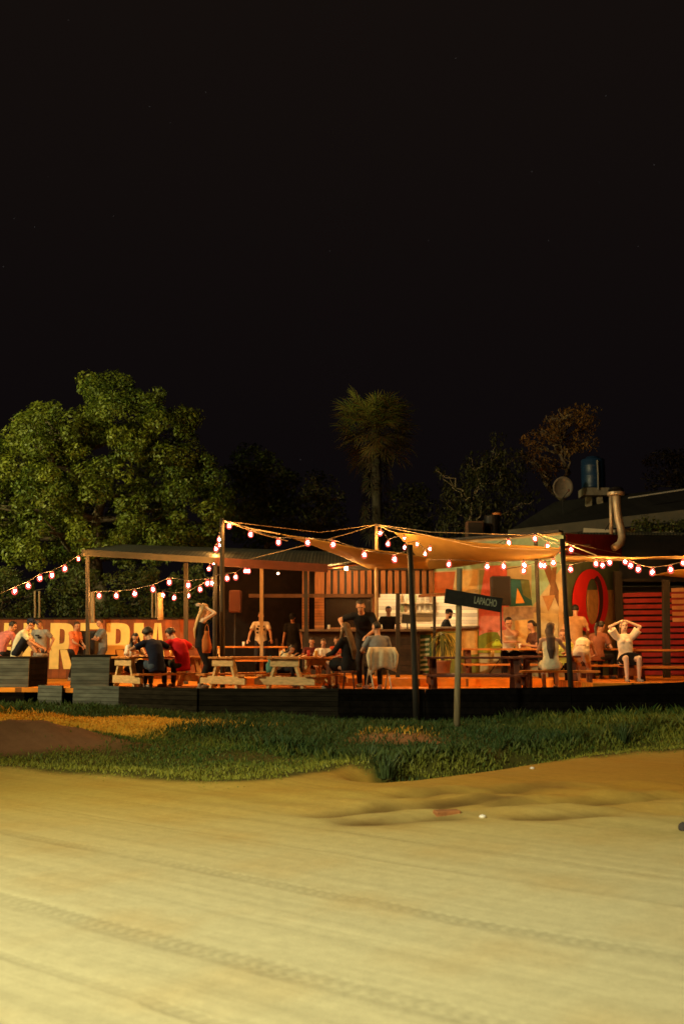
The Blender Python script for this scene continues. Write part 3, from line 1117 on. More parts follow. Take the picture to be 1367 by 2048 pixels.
def foot(px, Y, z):      # image row of a point at that height
    h = (z - CZ); d = Y * CT + h * ST
    return CY - F * ((h * CT - Y * ST) / (Y * CT + h * ST))


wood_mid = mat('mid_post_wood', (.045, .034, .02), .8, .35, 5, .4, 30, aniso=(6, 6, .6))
post(175, 1104, 176, foot(176, 23.9, D), 23.9, 23.9, .040, wood_mid, "slim square post at the outer corner of the pale flat roof", sq=True)
post(372, 1126, 372, foot(372, 25.0, D), 25.0, 25.0, .050, wood_mid, "square post under the roof beside the woman lifting her hair", sq=True)
post(444, 1037, 445, foot(445, 22.9, D), 22.9, 22.9, .055, wood_mid, "tallest post, carrying two light strings and the sail rope at its top")
post(430, 1128, 430, foot(430, 23.6, D), 23.6, 23.6, .05, wood_pdark, "dark post standing close behind the tallest post")
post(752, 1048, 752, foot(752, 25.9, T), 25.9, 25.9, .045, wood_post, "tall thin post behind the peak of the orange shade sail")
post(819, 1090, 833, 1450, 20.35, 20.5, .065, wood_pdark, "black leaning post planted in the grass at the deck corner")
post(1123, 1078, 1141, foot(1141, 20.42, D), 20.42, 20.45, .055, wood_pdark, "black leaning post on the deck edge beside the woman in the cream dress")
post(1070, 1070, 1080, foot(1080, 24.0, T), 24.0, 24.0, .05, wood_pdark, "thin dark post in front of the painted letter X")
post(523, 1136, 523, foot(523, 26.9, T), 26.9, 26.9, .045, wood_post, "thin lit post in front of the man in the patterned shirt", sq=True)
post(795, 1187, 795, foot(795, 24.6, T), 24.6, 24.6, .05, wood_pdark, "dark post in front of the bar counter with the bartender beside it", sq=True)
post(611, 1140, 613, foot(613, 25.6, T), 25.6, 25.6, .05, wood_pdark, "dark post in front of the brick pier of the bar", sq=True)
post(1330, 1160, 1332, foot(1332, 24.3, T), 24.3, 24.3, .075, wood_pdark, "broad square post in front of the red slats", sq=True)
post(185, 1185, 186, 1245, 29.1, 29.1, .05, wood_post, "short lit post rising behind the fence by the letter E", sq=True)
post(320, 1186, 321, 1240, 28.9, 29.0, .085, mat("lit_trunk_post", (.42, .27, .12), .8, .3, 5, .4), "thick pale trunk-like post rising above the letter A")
for a, lb in ((70, "thin pole behind the fence, above the man in the grey printed shirt"), (79, "thin pole behind the fence, with a light string end above it"),
              (305, "thin pole behind the fence, just before the pale trunk-like post"), (312, "thin pole behind the fence touching the pale trunk-like post")):
    post(a, 1182, a, 1250, 30.3, 30.3, .03, wood_post, lb, "thin_pole", group="thin poles behind the fence")

# ------------------------------------------------------------------ flat roof over the terrace
roof_m = mat("corrugated_roof", (.085, .09, .07), .6, .25, 4, .6, planks=('X', .09, .35))
fascia_m = mat("pale_fascia_board", (.07, .057, .032), .7, .2, 4)
ceil_m = mat("reddish_roof_boards", (.26, .075, .035), .7, .25, 4, .3, planks=('X', .16, .05))
pr = thing("terrace_roof", P(430, 1120, 24.5), "low corrugated roof with a pale edge board over the terrace", "roof")
A_, B_ = P(168, 1104, 23.8), P(655, 1133, 25.6)
C_, D_ = P(250, 1097, 29.2), P(800, 1124, 29.2)
C_.z = A_.z + .70; D_.z = B_.z + .62
th = V((0, 0, .05))
MB().add([A_, B_, D_, C_, A_ + th, B_ + th, D_ + th, C_ + th], [(0, 3, 2, 1), (4, 5, 6, 7), (0, 1, 5, 4), (1, 2, 6, 5), (2, 3, 7, 6), (3, 0, 4, 7)]).build("roof_sheet", roof_m, pr)
Mm = A_.lerp(B_, .52)
MB().bar(A_ + V((0, -.05, -.02)), Mm + V((0, -.05, -.02)), .045, .15).build("edge_board", fascia_m, pr)
MB().bar(Mm + V((.002, -.05, -.05)), B_ + V((0, -.05, -.05)), .045, .21).build("edge_board", mat("red_lit_edge_board", (.085, .022, .010), .7, .2, 4), pr)  # red-brown light on this half of the edge put into its colour
MB().bar(A_ + V((-.04, .02, -.02)), C_ + V((-.04, .02, -.02)), .045, .15).build("edge_board", wood_pdark, pr)
A2_, B2_, C2_, D2_ = [q + V((0, 0, -.09)) for q in (A_.lerp(C_, .06), B_.lerp(D_, .06), A_.lerp(C_, .95), B_.lerp(D_, .95))]
MB().add([A2_, B2_, D2_, C2_, A2_ + th * .6, B2_ + th * .6, D2_ + th * .6, C2_ + th * .6], [(0, 3, 2, 1), (4, 5, 6, 7), (0, 1, 5, 4), (1, 2, 6, 5), (2, 3, 7, 6), (3, 0, 4, 7)]).build("ceiling_board", ceil_m, pr)

# ------------------------------------------------------------------ bar building
BY = 27.0
brick_m = mat("brown_brick", (.24, .10, .035), .85, .3, 6, .5, planks=('Z', .075, .12))
wall_dk = mat("dark_board_wall", (.026, .017, .012), .9, .35, 6, .4, planks=('Z', .14, .06))
slat_m = mat("brown_slats", (.20, .085, .030), .7, .3, 5, .3, aniso=(4, 4, .5))
tile_m = mat("white_wall_tiles", (.74, .68, .55), .35, .06, 6, .3, planks=('Z', .10, .05))
counter_m = mat("dark_counter_top", (.10, .065, .04), .4, .2, 6)
black_m = mat("black_painted", (.010, .009, .009), .6, .3, 8)


def bx(px): return XA(px, BY, 2)
def bz(py, Y=BY): return P(700, py, Y).z


bar = thing("bar_building", (bx(720), BY, D), "timber bar hut with a slatted front, a dark window and a lit serving hatch", "bar")
cz = bz(1263)
MB().box(((bx(604) + bx(838)) / 2, BY + .06, (D + cz) / 2), (bx(838) - bx(604), .10, cz - D)).build("counter_wall", wall_dk, bar)
MB().box(((bx(600) + bx(866)) / 2, BY, cz + .03), (bx(866) - bx(600), .46, .055)).build("counter_top", counter_m, bar)
m = MB()
zt0, zt1 = bz(1188), bz(1141)
x = bx(652)
while x < bx(864):
    m.box((x + .055, BY - .03, (zt0 + zt1) / 2), (.115, .03, zt1 - zt0)); x += .185
m.build("slat_screen", slat_m, bar)
MB().box(((bx(604) + bx(868)) / 2, BY + .06, (zt0 + zt1) / 2), (bx(868) - bx(604), .06, zt1 - zt0)).build("back_board", black_m, bar)
MB().box(((bx(497) + bx(760)) / 2, BY - .02, zt0 - .05), (bx(760) - bx(497), .14, .095)).build("lintel_beam", mat("lintel_wood", (.075, .038, .018), .8, .3, 5), bar)
MB().box(((bx(545) + bx(868)) / 2, BY - .02, zt1 + .07), (bx(868) - bx(545), .20, .13)).build("top_beam", black_m, bar)
for a, c in ((604, 617), (629, 648)):
    MB().box(((bx(a) + bx(c)) / 2, BY - .01, (cz + .06 + zt0 - .10) / 2), (bx(c) - bx(a), .22, zt0 - cz - .165)).build("brick_pier", brick_m, bar)
    MB().box(((bx(a) + bx(c)) / 2, BY - .06, (zt0 + zt1) / 2), (bx(c) - bx(a), .10, zt1 - zt0 - .004)).build("upright", slat_m, bar)
# dark shuttered window
wn = MB().box(((bx(650) + bx(742)) / 2, BY + .17, (cz + zt0) / 2), (bx(742) - bx(650), .05, zt0 - cz - .16)).build("window", mat("dark_window", (.02, .014, .012), .2, .2, 4), bar)
for a in (649.5, 697, 743.5):
    MB().box((bx(a), BY + .12, (cz + zt0) / 2), (.05, .06, zt0 - cz - .17)).build("window_frame", wall_dk, wn)
MB().box(((bx(653) + bx(740)) / 2, BY + .02, cz + .085), (bx(740) - bx(653), .16, .045)).build("sill", slat_m, bar)
MB().box((bx(749), BY + .02, (cz + zt0) / 2), (.10, .16, zt0 - cz - .17)).build("upright", slat_m, bar)
# recess on the quiet side of the hut
MB().box(((XA(425, 30.2) + XA(640, 30.2)) / 2, 30.2, D + 1.75), (XA(640, 30.2) - XA(425, 30.2), .10, 3.46)).build("rear_wall", mat("shade_dark_wall", (.010, .007, .006), .9, .3, 6, spec=.1), bar)  # shade of the recess put into a near-black wall colour
# serving room
RY = 29.3
z0, z1 = B, bz(1168)
rx0, rx1 = XA(748, RY, 2), XA(985, RY, 2)
MB().box(((rx0 + rx1) / 2, RY, (z0 + z1) / 2), (rx1 - rx0, .08, z1 - z0)).build("tiled_wall", tile_m, bar)
MB().box((rx0 - .05, (BY + .3 + RY) / 2, (z0 + z1) / 2), (.08, RY - BY - .42, z1 - z0)).build("tiled_wall", tile_m, bar)
MB().box(((rx0 + rx1) / 2, (BY + RY) / 2 + .12, z1 + .05), (rx1 - rx0 + .2, RY - BY - .1, .08)).build("room_ceiling", tile_m, bar)
MB().box(((rx0 + rx1) / 2, (BY + RY) / 2 + .1, B - .04), (rx1 - rx0 + .2, RY - BY - .12, .06)).build("room_floor", wall_dk, bar)
MB().box(((XA(757, RY, 2) + XA(875, RY, 2)) / 2, RY - .3, bz(1258, RY) - .3), (XA(875, RY, 2) - XA(757, RY, 2), .5, .7)).build("back_counter", mat("pale_counter", (.55, .45, .3), .5, .1), bar)
sh_z = [bz(1226, RY), bz(1207, RY)]
for q in sh_z:
    MB().box(((XA(800, RY, 2) + XA(876, RY, 2)) / 2, RY - .17, q), (XA(876, RY, 2) - XA(800, RY, 2), .26, .025)).build("bottle_shelf", mat("pale_shelf", (.55, .44, .28), .5, .1), bar)
glass_cols = [(.34, .40, .22), (.55, .36, .16), (.72, .66, .52), (.42, .27, .15), (.76, .72, .64), (.74, .71, .62)]
words_b = ["green", "amber", "clear", "brown", "pale", "white"]
bx_ = XA(803, RY, 2); k = 0
protos = {}
while bx_ < XA(874, RY, 2):
    for row in (0, 1):
        c = random.randrange(6)
        h = random.uniform(.9, 1.1)
        if c not in protos:
            o = MB().lathe([(.034, 0), (.036, .02), (.036, .17), (.014, .22), (.013, .285), (.016, .29)], n=10).build("bottle", mat("bottle_glass_" + words_b[c], glass_cols[c], .15, .1, trans=.65), smooth=True)
            protos[c] = o
        else:
            o = protos[c].copy(); COL.objects.link(o)
        o.location = (bx_, RY - .17, sh_z[row] + .016); o.scale = (1, 1, h)
        tag(o, "%s bottle standing on the %s lit shelf behind the bar" % (words_b[c], ("lower", "upper")[row]), "bottle", "bottles behind the bar")
    bx_ += random.uniform(.10, .17)

# the mural building beside it
WA, WB, WC = gp(866, 27.0, 2), gp(1127, 24.7, 2), gp(1242, 27.2, 2)
n1_ = V((WB[1] - WA[1], -(WB[0] - WA[0]), 0)).normalized()
n2_ = V((WC[1] - WB[1], -(WC[0] - WB[0]), 0)).normalized()
plaster = mat("mural_plaster", (.36, .31, .19), .85, .25, 3, .3, 30)
mur = thing("mural_building", (WB[0], WB[1], D), "plastered corner building painted with a mural of big colourful letters", "building")


def wall_piece(px0, px1, py0, py1, A, Bq, m, name, depth=.16, off=0.0, N=None):
    a, b_ = WP(px0, 1298, A, Bq), WP(px1, 1298, A, Bq)
    c0 = WP((px0 + px1) / 2, py0, A, Bq).z if py0 is not None else mur_top
    c1 = WP((px0 + px1) / 2, py1, A, Bq).z if py1 is not None else D
    N = N or n1_
    pl = [(a.x, a.y), (b_.x, b_.y), (b_.x - N.x * depth, b_.y - N.y * depth), (a.x - N.x * depth, a.y - N.y * depth)]
    return MB().slab(pl, c1, c0).build(name, m, mur)


mur_top = WP(1127, 1065, WA, WB).z
zl = WP(912, 1187, WA, WB).z; zb = WP(930, 1257, WA, WB).z
a, b_, c_ = V((*WA, 0)), V((*WB, 0)), WP(955, 1298, WA, WB)
for (p, q, zz0, zz1, mm, nm) in ((a, c_, zl, mur_top, plaster, "wall"), (c_, b_, D, mur_top, plaster, "wall"),
                                 (WP(838, 1298, WA, WB), c_, D, zb, mat("mural_tan", (.42, .28, .12), .8, .15, 3), "wall")):
    pl = [(p.x, p.y), (q.x, q.y), (q.x - n1_.x * .16, q.y - n1_.y * .16), (p.x - n1_.x * .16, p.y - n1_.y * .16)]
    MB().slab(pl, zz0, zz1).build(nm, mm, mur)
pl = [(WB[0], WB[1] + .004), WC, (WC[0] - n2_.x * .16, WC[1] - n2_.y * .16), (WB[0] - n2_.x * .16, WB[1] - n2_.y * .16 + .1)]
MB().slab(pl, D, mur_top - .002).build("wall", mat("mural_dark_green", (.060, .080, .040), .85, .3, 3), mur)
pa, pb = WP(868, 1298, WA, WB), WP(957, 1298, WA, WB)
MB().bar((pa.x, pa.y - .06, zb + .03), (pb.x, pb.y - .06, zb + .03), .40, .05).build("hatch_counter", counter_m, mur)
MB().bar((WA[0], WA[1], mur_top + .03), (WB[0], WB[1], mur_top + .03), .26, .06).build("roof_edge", black_m, mur)
lay = [0]


def paint(pts, col, name="painted_shape", A=None, Bq=None, N=None, rough=.85, var=.2):
    lay[0] += 1
    A, Bq, N = A or WA, Bq or WB, N or n1_
    q = [WP(x_, y_, A, Bq) + N * .002 for x_, y_ in pts]
    col = tuple(c * .78 for c in col)
    key = "mural_paint_%02d%02d%02d" % tuple(int(c * 99) for c in col)
    MB().prism(q, N * (.004 + .0012 * lay[0])).build(name, mat(key, col, rough, var, 6.5, .35, 30), mur)


def oval(cx, cy, rx_, ry_, a0=0, a1=360, n=28):
    return [(cx + rx_ * math.cos(R(a0 + (a1 - a0) * k / n)), cy - ry_ * math.sin(R(a0 + (a1 - a0) * k / n))) for k in range(n if a1 - a0 == 360 else n + 1)]


if n1_.y > 0: n1_ = -n1_
if n2_.y > 0 and n2_.x < 0: n2_ = -n2_
paint([(868, 1092), (1126, 1070), (1126, 1130), (1062, 1215), (1062, 1130), (868, 1143)], (.27, .44, .31))
paint([(868, 1145), (910, 1143), (904, 1186), (868, 1186)], (.42, .11, .03))
paint([(912, 1143), (955, 1140), (953, 1178), (910, 1184)], (.55, .36, .13))
paint([(958, 1140), (972, 1140), (962, 1200), (957, 1200)], (.20, .22, .10))
paint([(970, 1132), (1012, 1130), (1018, 1235), (1004, 1300), (957, 1308), (957, 1215)], (.58, .12, .09), "painted_letter")
paint([(984, 1150), (1000, 1150), (1004, 1200), (980, 1200)], (.40, .045, .04))
paint([(960, 1232), (1002, 1232), (998, 1296), (960, 1300)], (.62, .20, .15))
paint([(1020, 1157), (1056, 1160), (1064, 1211), (1018, 1213)], (.022, .11, .105), "painted_letter")
paint([(1040, 1158), (1057, 1160), (1062, 1200), (1046, 1190)], (.14, .17, .06))
paint([(1034, 1176), (1049, 1206), (1031, 1207)], (.75, .36, .06))
paint([(1006, 1214), (1074, 1214), (1076, 1236), (1006, 1242)], (.36, .27, .20), var=.4)
paint([(1030, 1241), (1062, 1239), (1062, 1302), (1030, 1304)], (.78, .50, .18))
paint([(1085, 1132), (1099, 1130), (1126, 1212), (1126, 1238)], (.16, .075, .03), "painted_letter")
paint([(1104, 1136), (1113, 1133), (1106, 1200), (1097, 1204)], (.20, .10, .04), "painted_letter")
paint([(1084, 1192), (1110, 1190), (1096, 1222)], (.38, .20, .07))
paint([(1117, 1180), (1126, 1170), (1126, 1300), (1117, 1302)], (.52, .36, .16))
paint([(1067, 1225), (1116, 1228), (1116, 1330), (1067, 1332)], (.50, .43, .24))
paint(oval(985, 1306, 46, 42, 0, 180), (.18, .22, .02))
paint(oval(992, 1306, 26, 24, 0, 180), (.34, .32, .03))
paint([(840, 1264), (957, 1262), (957, 1345), (840, 1352)], (.16, .17, .03))
paint([(862, 1266), (915, 1266), (912, 1318), (872, 1322)], (.45, .33, .05))
paint([(920, 1262), (955, 1261), (955, 1308), (920, 1312)], (.60, .37, .13))
paint([(841, 1270), (862, 1270), (866, 1345), (841, 1348)], (.025, .08, .035))
for k in range(7):
    y_ = 1278 + k * 10
    paint([(841, y_), (859, y_ - 2), (859, y_ + 2.5), (841, y_ + 4.5)], (.40, .42, .30))
# right face: the red ring
kw = dict(A=WB, Bq=WC, N=n2_)
paint([(1130, 1068), (1239, 1070), (1239, 1112), (1130, 1116)], (.26, .010, .008), "red_band", **kw)
paint([(1172, 1180), (1238, 1180), (1238, 1300), (1172, 1300)], (.44, .23, .07), **kw)
out, inn = oval(1176, 1202, 36, 64), oval(1180, 1203, 13, 46)
for k in range(28):
    k2 = (k + 1) % 28
    q = [WP(x_, y_, WB, WC) + n2_ * .046 for x_, y_ in (out[k], out[k2], inn[k2], inn[k])]
    if k == 0: ring = MB()
    ring.prism(q, n2_ * .006)
ring.build("painted_letter", mat("mural_red", (.54, .013, .010), .7, .12, 3), mur)
out, inn = oval(1186, 1199, 15, 48, -75, 80), oval(1180, 1203, 13.5, 45, -75, 80)
ring = MB()
for k in range(28):
    ring.prism([WP(x_, y_, WB, WC) + n2_ * .0545 for x_, y_ in (out[k], out[k + 1], inn[k + 1], inn[k])], n2_ * .006)
ring.build("painted_stroke", mat("mural_dark_stroke", (.04, .008, .008), .8, .1), mur)

# kiosk shelf and its post
o = thing("kiosk_awning", P(862, 1193, 25.6), "small dark board awning over the lit hatch beside the bar", "awning")
MB().add([P(836, 1195, 25.3), P(893, 1192, 25.3), P(893, 1191, 26.7), P(848, 1193, 26.7)] + [q + V((0, 0, .07)) for q in (P(836, 1195, 25.3), P(893, 1192, 25.3), P(893, 1191, 26.7), P(848, 1193, 26.7))],
         [(0, 3, 2, 1), (4, 5, 6, 7), (0, 1, 5, 4), (1, 2, 6, 5), (2, 3, 7, 6), (3, 0, 4, 7)]).build("awning_board", slat_m, o)
MB().bar(P(868, foot(868, 25.5, T), 25.5), P(868, 1193, 25.5), .07, .07, up=(0, 1, 0)).build("post", wood_pdark, o)

# red slat fence
sl = thing("slat_fence", P(1310, 1290, 26.2), "fence of horizontal red slats behind the end table", "fence")
m = MB()
sx0, sx1 = XA(1246, 26.2, 2), XA(1560, 25.4, 2)
zz = D + .1
ztop = P(1300, 1180, 26).z
while zz < ztop:
    m.bar((sx0, 26.2, zz), (sx1, 25.4, zz + .02), .03, .105); zz += .155
m.build("slat_panel", mat("red_slats", (.26, .007, .008), .6, .2, 5, .2), sl)
m = MB(); zz = P(1300, 1240, 26).z
while zz < ztop:
    m.bar((XA(1346, 25.85, 2), 25.9, zz), (sx1, 25.33, zz + .02), .02, .10); zz += .155
m.build("orange_lit_slats", mat("orange_lit_slat_wood", (.50, .24, .10), .6, .2, 5, .2), sl)  # orange light on this stretch of slats put into their colour
MB().bar((sx0 - .12, 26.15, D), (sx0 - .12, 26.15, ztop + .5), .20, .14, up=(0, 1, 0)).build("end_post", wood_pdark, sl)
MB().box(((sx0 + sx1) / 2, 26.6, (D + ztop) / 2), (sx1 - sx0, .06, ztop - D)).build("back_board", black_m, sl)

an = thing("annex_building", P(1300, 1120, 28.5), "black board annex between the mural corner and the house", "building")
za, zb2 = P(1300, 1172, 28.2).z, P(1300, 1072, 28.2).z
MB().box(((XA(1150, 28.2, 3) + XA(1640, 28.2, 3)) / 2, 28.2, (za + zb2) / 2), (XA(1640, 28.2, 3) - XA(1150, 28.2, 3), .12, zb2 - za)).build("upper_wall", black_m, an)
MB().box(((XA(1240, 28.2, 3) + XA(1640, 28.2, 3)) / 2, 28.3, (za + D) / 2), (XA(1640, 28.2, 3) - XA(1240, 28.2, 3), .10, za - D - .01)).build("lower_wall", black_m, an)
MB().box(((XA(1128, 30, 3) + XA(1640, 30, 3)) / 2, 29.9, zb2 + .05), (XA(1640, 30, 3) - XA(1128, 30, 3), 3.6, .08)).build("roof", roof_m, an)
MB().box((XA(1420, 27.2, 3), 27.2, P(1300, 1164, 27).z), (XA(1640, 27, 3) - XA(1240, 27, 3) , 1.9, .08)).build("canopy", black_m, an)

# ------------------------------------------------------------------ the house behind
hs = thing("house", P(1250, 1060, 34), "dark house with a long sloping roof and a pale eaves board", "house")
e0, e1 = P(1015, 1062, 35.5), P(1560, 1000, 29.6)
ez = (e0.z + e1.z) / 2
r0, r1 = P(1110, 1003, 38.5), P(1560, 955, 34)
roofd = mat("dark_house_roof", (.022, .020, .019), .8, .25, 4, .5, planks=('X', .30, .06))
hw = mat("dark_house_wall", (.34, .28, .20), .9, .2, 4)
th = V((0, 0, -.10))
MB().add([e0, e1, r1, r0, e0 + th, e1 + th, r1 + th, r0 + th], [(0, 1, 2, 3), (4, 7, 6, 5), (0, 4, 5, 1), (1, 5, 6, 2), (2, 6, 7, 3), (3, 7, 4, 0)]).build("roof", roofd, hs)
MB().bar(e0 + V((0, -.06, -.14)), e1 + V((0, -.06, -.14)), .05, .34).build("eaves_board", mat("eaves_board", (.10, .085, .06), .8, .15, 4), hs)
MB().tube([P(1255, 996, 33.3), P(1367, 979, 32.3), P(1500, 962, 31.2)], .03, 6).build("roof_pipe", mat("grey_pipe", (.30, .28, .25), .5, .1), hs)
wl0, wl1 = e0 + V((.5, .9, -.2)), e1 + V((.3, .9, -.2))
d_ = (wl1 - wl0); d_.z = 0
MB().slab([(wl0.x, wl0.y), (wl1.x, wl1.y), (wl1.x + .1, wl1.y + .2), (wl0.x + .1, wl0.y + .2)], 0, min(e0.z, e1.z) - .12).build("wall", hw, hs)
MB().bar(P(1166, 1061, 31.5), P(1229, 1065, 31.0), .06, .16).build("verge_board", mat("white_verge", (.55, .45, .33), .7, .1), hs)
for a, c in ((1273, 1312), (1352, 1400)):
    q0, q1 = P(a, 1066, 30.9 - (a - 1273) * .009), P(c, 1040, 30.9 - (c - 1273) * .009)
    wq = MB().box(((q0.x + q1.x) / 2, q0.y + .2, (q0.z + q1.z) / 2), (q1.x - q0.x, .06, q1.z - q0.z)).build("window", mat("house_window", (.05, .045, .035), .15, .3, 12), hs)
    MB().box(((q0.x + q1.x) / 2, q0.y + .15, q0.z - .03), (q1.x - q0.x + .12, .14, .05)).build("sill", hw, wq)

# water tank, dish, duct
tk = thing("water_tank", P(1186, 985, 36.5), "blue plastic water tank on a small pale stand above the house roof", "water tank")
q = P(1186, 978, 36.5)
MB().lathe([(.42, 0), (.44, .05), (.43, .10), (.435, .42), (.445, .45), (.435, .48), (.435, .82), (.445, .85), (.43, .88), (.43, 1.08), (.40, 1.11), (.26, 1.13), (.25, 1.19), (.23, 1.20)], q, 24).build("tank_body", mat("blue_plastic", (.011, .036, .10), .4, .12, 3), tk, smooth=True)
MB().tube([q + V((.05, -.46, 1.0)), q + V((.06, -.47, .5)), q + V((.05, -.46, -.1))], .03, 6).build("down_pipe", mat("grey_pipe", (.3, .28, .25)), tk)
MB().box(q + V((0, 0, -.15)), (.95, .8, .28)).build("stand", mat("pale_concrete", (.25, .21, .16), .9, .2, 5, .3), tk)
MB().bar(q + V((-.2, 0, -.3)), q + V((-.25, 0, -1.6)), .2, .2, up=(0, 1, 0)).build("stand_leg", hw, tk)
MB().bar(q + V((.2, 0, -.3)), q + V((.25, 0, -1.6)), .2, .2, up=(0, 1, 0)).build("stand_leg", hw, tk)

ds = thing("satellite_dish", P(1125, 1005, 35.5), "round grey satellite dish beside the blue water tank", "satellite dish")
q = P(1125, 975, 35.5)
dm = MB(); rr = .40
rot = Matrix.Rotation(R(100), 3, 'X') @ Matrix.Rotation(R(14), 3, 'Y')
rings = []
vs, fs = [], []
for i in range(7):
    r_ = rr * i / 6
    for k in range(28):
        an = 2 * math.pi * k / 28
        vs.append(q + rot @ V((r_ * math.cos(an), r_ * math.sin(an), -.10 + .10 * (r_ / rr) ** 2)))
for i in range(6):
    for k in range(28):
        k2 = (k + 1) % 28
        fs.append((i * 28 + k, i * 28 + k2, (i + 1) * 28 + k2, (i + 1) * 28 + k))
dm.add(vs, fs)
do = dm.build("dish", mat("dish_grey", (.30, .24, .19), .7, .1, 4), ds, smooth=True)
sd = do.modifiers.new("solid", 'SOLIDIFY'); sd.thickness = .015
MB().tube([q + rot @ V((0, -.38, 0)), q + rot @ V((0, -.12, .42))], .014, 6).build("arm", black_m, ds)
MB().ell(q + rot @ V((0, -.10, .44)), (.035, .035, .055)).build("receiver", mat("receiver", (.2, .07, .05)), ds)
MB().tube([q + V((0, .1, 0)), q + V((.05, .3, -.25)), q + V((.05, .35, -.9))], .025, 8).build("mast", black_m, ds)

du = thing("chimney_duct", P(1240, 1090, 28.4), "shiny curved metal exhaust duct with a cap, fixed above the annex", "duct")
metal = mat("galvanised_metal", (.55, .46, .34), .45, .15, 6, .15, 60, metal=.35)
MB().tube([P(1231, 985, 26.25), P(1232, 1010, 26.25), P(1236, 1040, 26.25), P(1241, 1060, 26.25), P(1243, 1076, 26.15), P(1239, 1088, 26.05), P(1226, 1096, 25.90)],
          [.115, .105, .105, .105, .102, .10, .092], 14).build("duct", metal, du, smooth=True)
MB().lathe([(.22, 0), (.23, .03), (.23, .08), (.20, .09)], P(1231, 991, 26.25), 18).build("cap_ring", metal, du)
MB().lathe([(.17, .12), (.21, .14), (.17, .20), (.02, .25)], P(1231, 991, 26.25), 18).build("cap", black_m, du)
MB().tube([P(1220, 992, 26.55), P(1221, 1030, 26.55), P(1221, 1068, 26.55)], .05, 8).build("thin_pipe", metal, du, smooth=True)
MB().tube([P(1221, 1042, 26.55), P(1209, 1060, 26.55)], .015, 6).build("brace", black_m, du)

o = thing("roof_box", P(948, 1078, 27.6), "brown metal box standing on the mural building roof", "box")
q = P(948, 1062, 27.6)
MB().box(q, (.48, .4, .52)).build("box_body", mat("brown_metal", (.09, .05, .03), .6, .2), o, bevel=.02)
MB().box(q + V((0, -.21, 0)), (.38, .02, .42)).build("grille", black_m, o)
o = thing("roof_barrel", P(984, 1078, 27.8), "black barrel on the mural building roof with a lit rim", "barrel")
q = P(984, 1077, 27.8)
MB().lathe([(.22, 0), (.235, .02), (.23, .28), (.24, .30), (.23, .32), (.225, .62), (.235, .64), (.2, .64)], q, 18).build("barrel_body", black_m, o, smooth=False)
MB().lathe([(.10, .645), (.12, .66), (.12, .72), (.06, .74)], q + V((.14, 0, 0)), 12).build("lid", mat("lit_rim_orange", (.6, .2, .05), .4, .1), o)  # lit part of the barrel rim, its light put in as orange colour

# ------------------------------------------------------------------ speakers
def speaker(px, py0, py1, Y, wpx, zfloor, label, m, stand=True, d=.34, gm_=None):
    a, b_ = P(px, py0, Y), P(px, py1, Y)
    wd = wpx / F * Y
    o = thing("loudspeaker", (a.x, Y, b_.z), label, "loudspeaker", "loudspeakers around the terrace")
    MB().box((a.x, Y, (a.z + b_.z) / 2), (wd, d, a.z - b_.z)).build("cabinet", m, o, bevel=.03)
    MB().box((a.x, Y - d / 2 - .008, (a.z + b_.z) / 2), (wd * .86, .016, (a.z - b_.z) * .9)).build("grille", gm_ or mat("speaker_grille", (.012, .010, .010), .9, .3, 60), o)
    if stand:
        s = thing("speaker_stand", (a.x, Y, zfloor), label.replace("loudspeaker", "pole stand under the loudspeaker"), "stand", "stands of the loudspeakers")
        MB().tube([(a.x, Y, zfloor + .1), (a.x, Y, b_.z - .002)], .022, 8).build("pole", black_m, s)
        for k in range(3):
            an = 2.09 * k + .4
            MB().tube([(a.x, Y, zfloor + .5), (a.x + .42 * math.cos(an), Y + .42 * math.sin(an), zfloor + .01)], .013, 6).build("leg", black_m, s)
    return o


speaker(471, 1181, 1225, 28.0, 23, T, "brown loudspeaker in the dark recess behind the tallest post", mat("brown_speaker", (.09, .03, .018), .6, .15), d=.36, gm_=mat("brown_grille", (.075, .024, .014), .9, .2, 60))
speaker(999, 1153, 1211, 24.9, 38, T, "black loudspeaker in front of the pink painted letter", mat("black_speaker", (.016, .012, .014), .55, .2))
speaker(178, 1262, foot(178, 28.6, D) - 1, 28.6, 34, D, "big black floor loudspeaker between two men by the fence", mat("black_speaker", (.016, .012, .014)), stand=False, d=.5)

# ------------------------------------------------------------------ shade sails
sail_m = mat("sail_cloth", (.36, .235, .062), .9, .15, 2, .3, 8, trans=.5)


def sail(corners, sags, dip, label, name="shade_sail", n=26):
    a, b_, c, d = [V(q) for q in corners]
    vs, fs = [], []

    def edge(p, q, t, s):
        m_ = p.lerp(q, t)
        ctr = (a + b_ + c + d) / 4
        return m_ + (ctr - (p + q) / 2) * s * 4 * t * (1 - t)
    for j in range(n + 1):
        v = j / n
        for i in range(n + 1):
            u = i / n
            E0, E2 = edge(a, b_, u, sags[0]), edge(d, c, u, sags[2])
            E3, E1 = edge(a, d, v, sags[3]), edge(b_, c, v, sags[1])
            p = E0 * (1 - v) + E2 * v + E3 * (1 - u) + E1 * u - (a * (1 - u) * (1 - v) + b_ * u * (1 - v) + c * u * v + d * (1 - u) * v)
            p.z -= dip * 16 * u * (1 - u) * v * (1 - v)
            p.z += .02 * math.sin(9 * u + 3 * v) * u * (1 - u) * 4
            vs.append(p)
    for j in range(n):
        for i in range(n):
            k = j * (n + 1) + i
            fs.append((k, k + 1, k + n + 2, k + n + 1))
    o = MB().add(vs, fs).build(name, sail_m, org=a, smooth=True)
    sd = o.modifiers.new("solid", 'SOLIDIFY'); sd.thickness = .006
    tag(o, label, "shade sail", "shade sails over the tables")
    return o


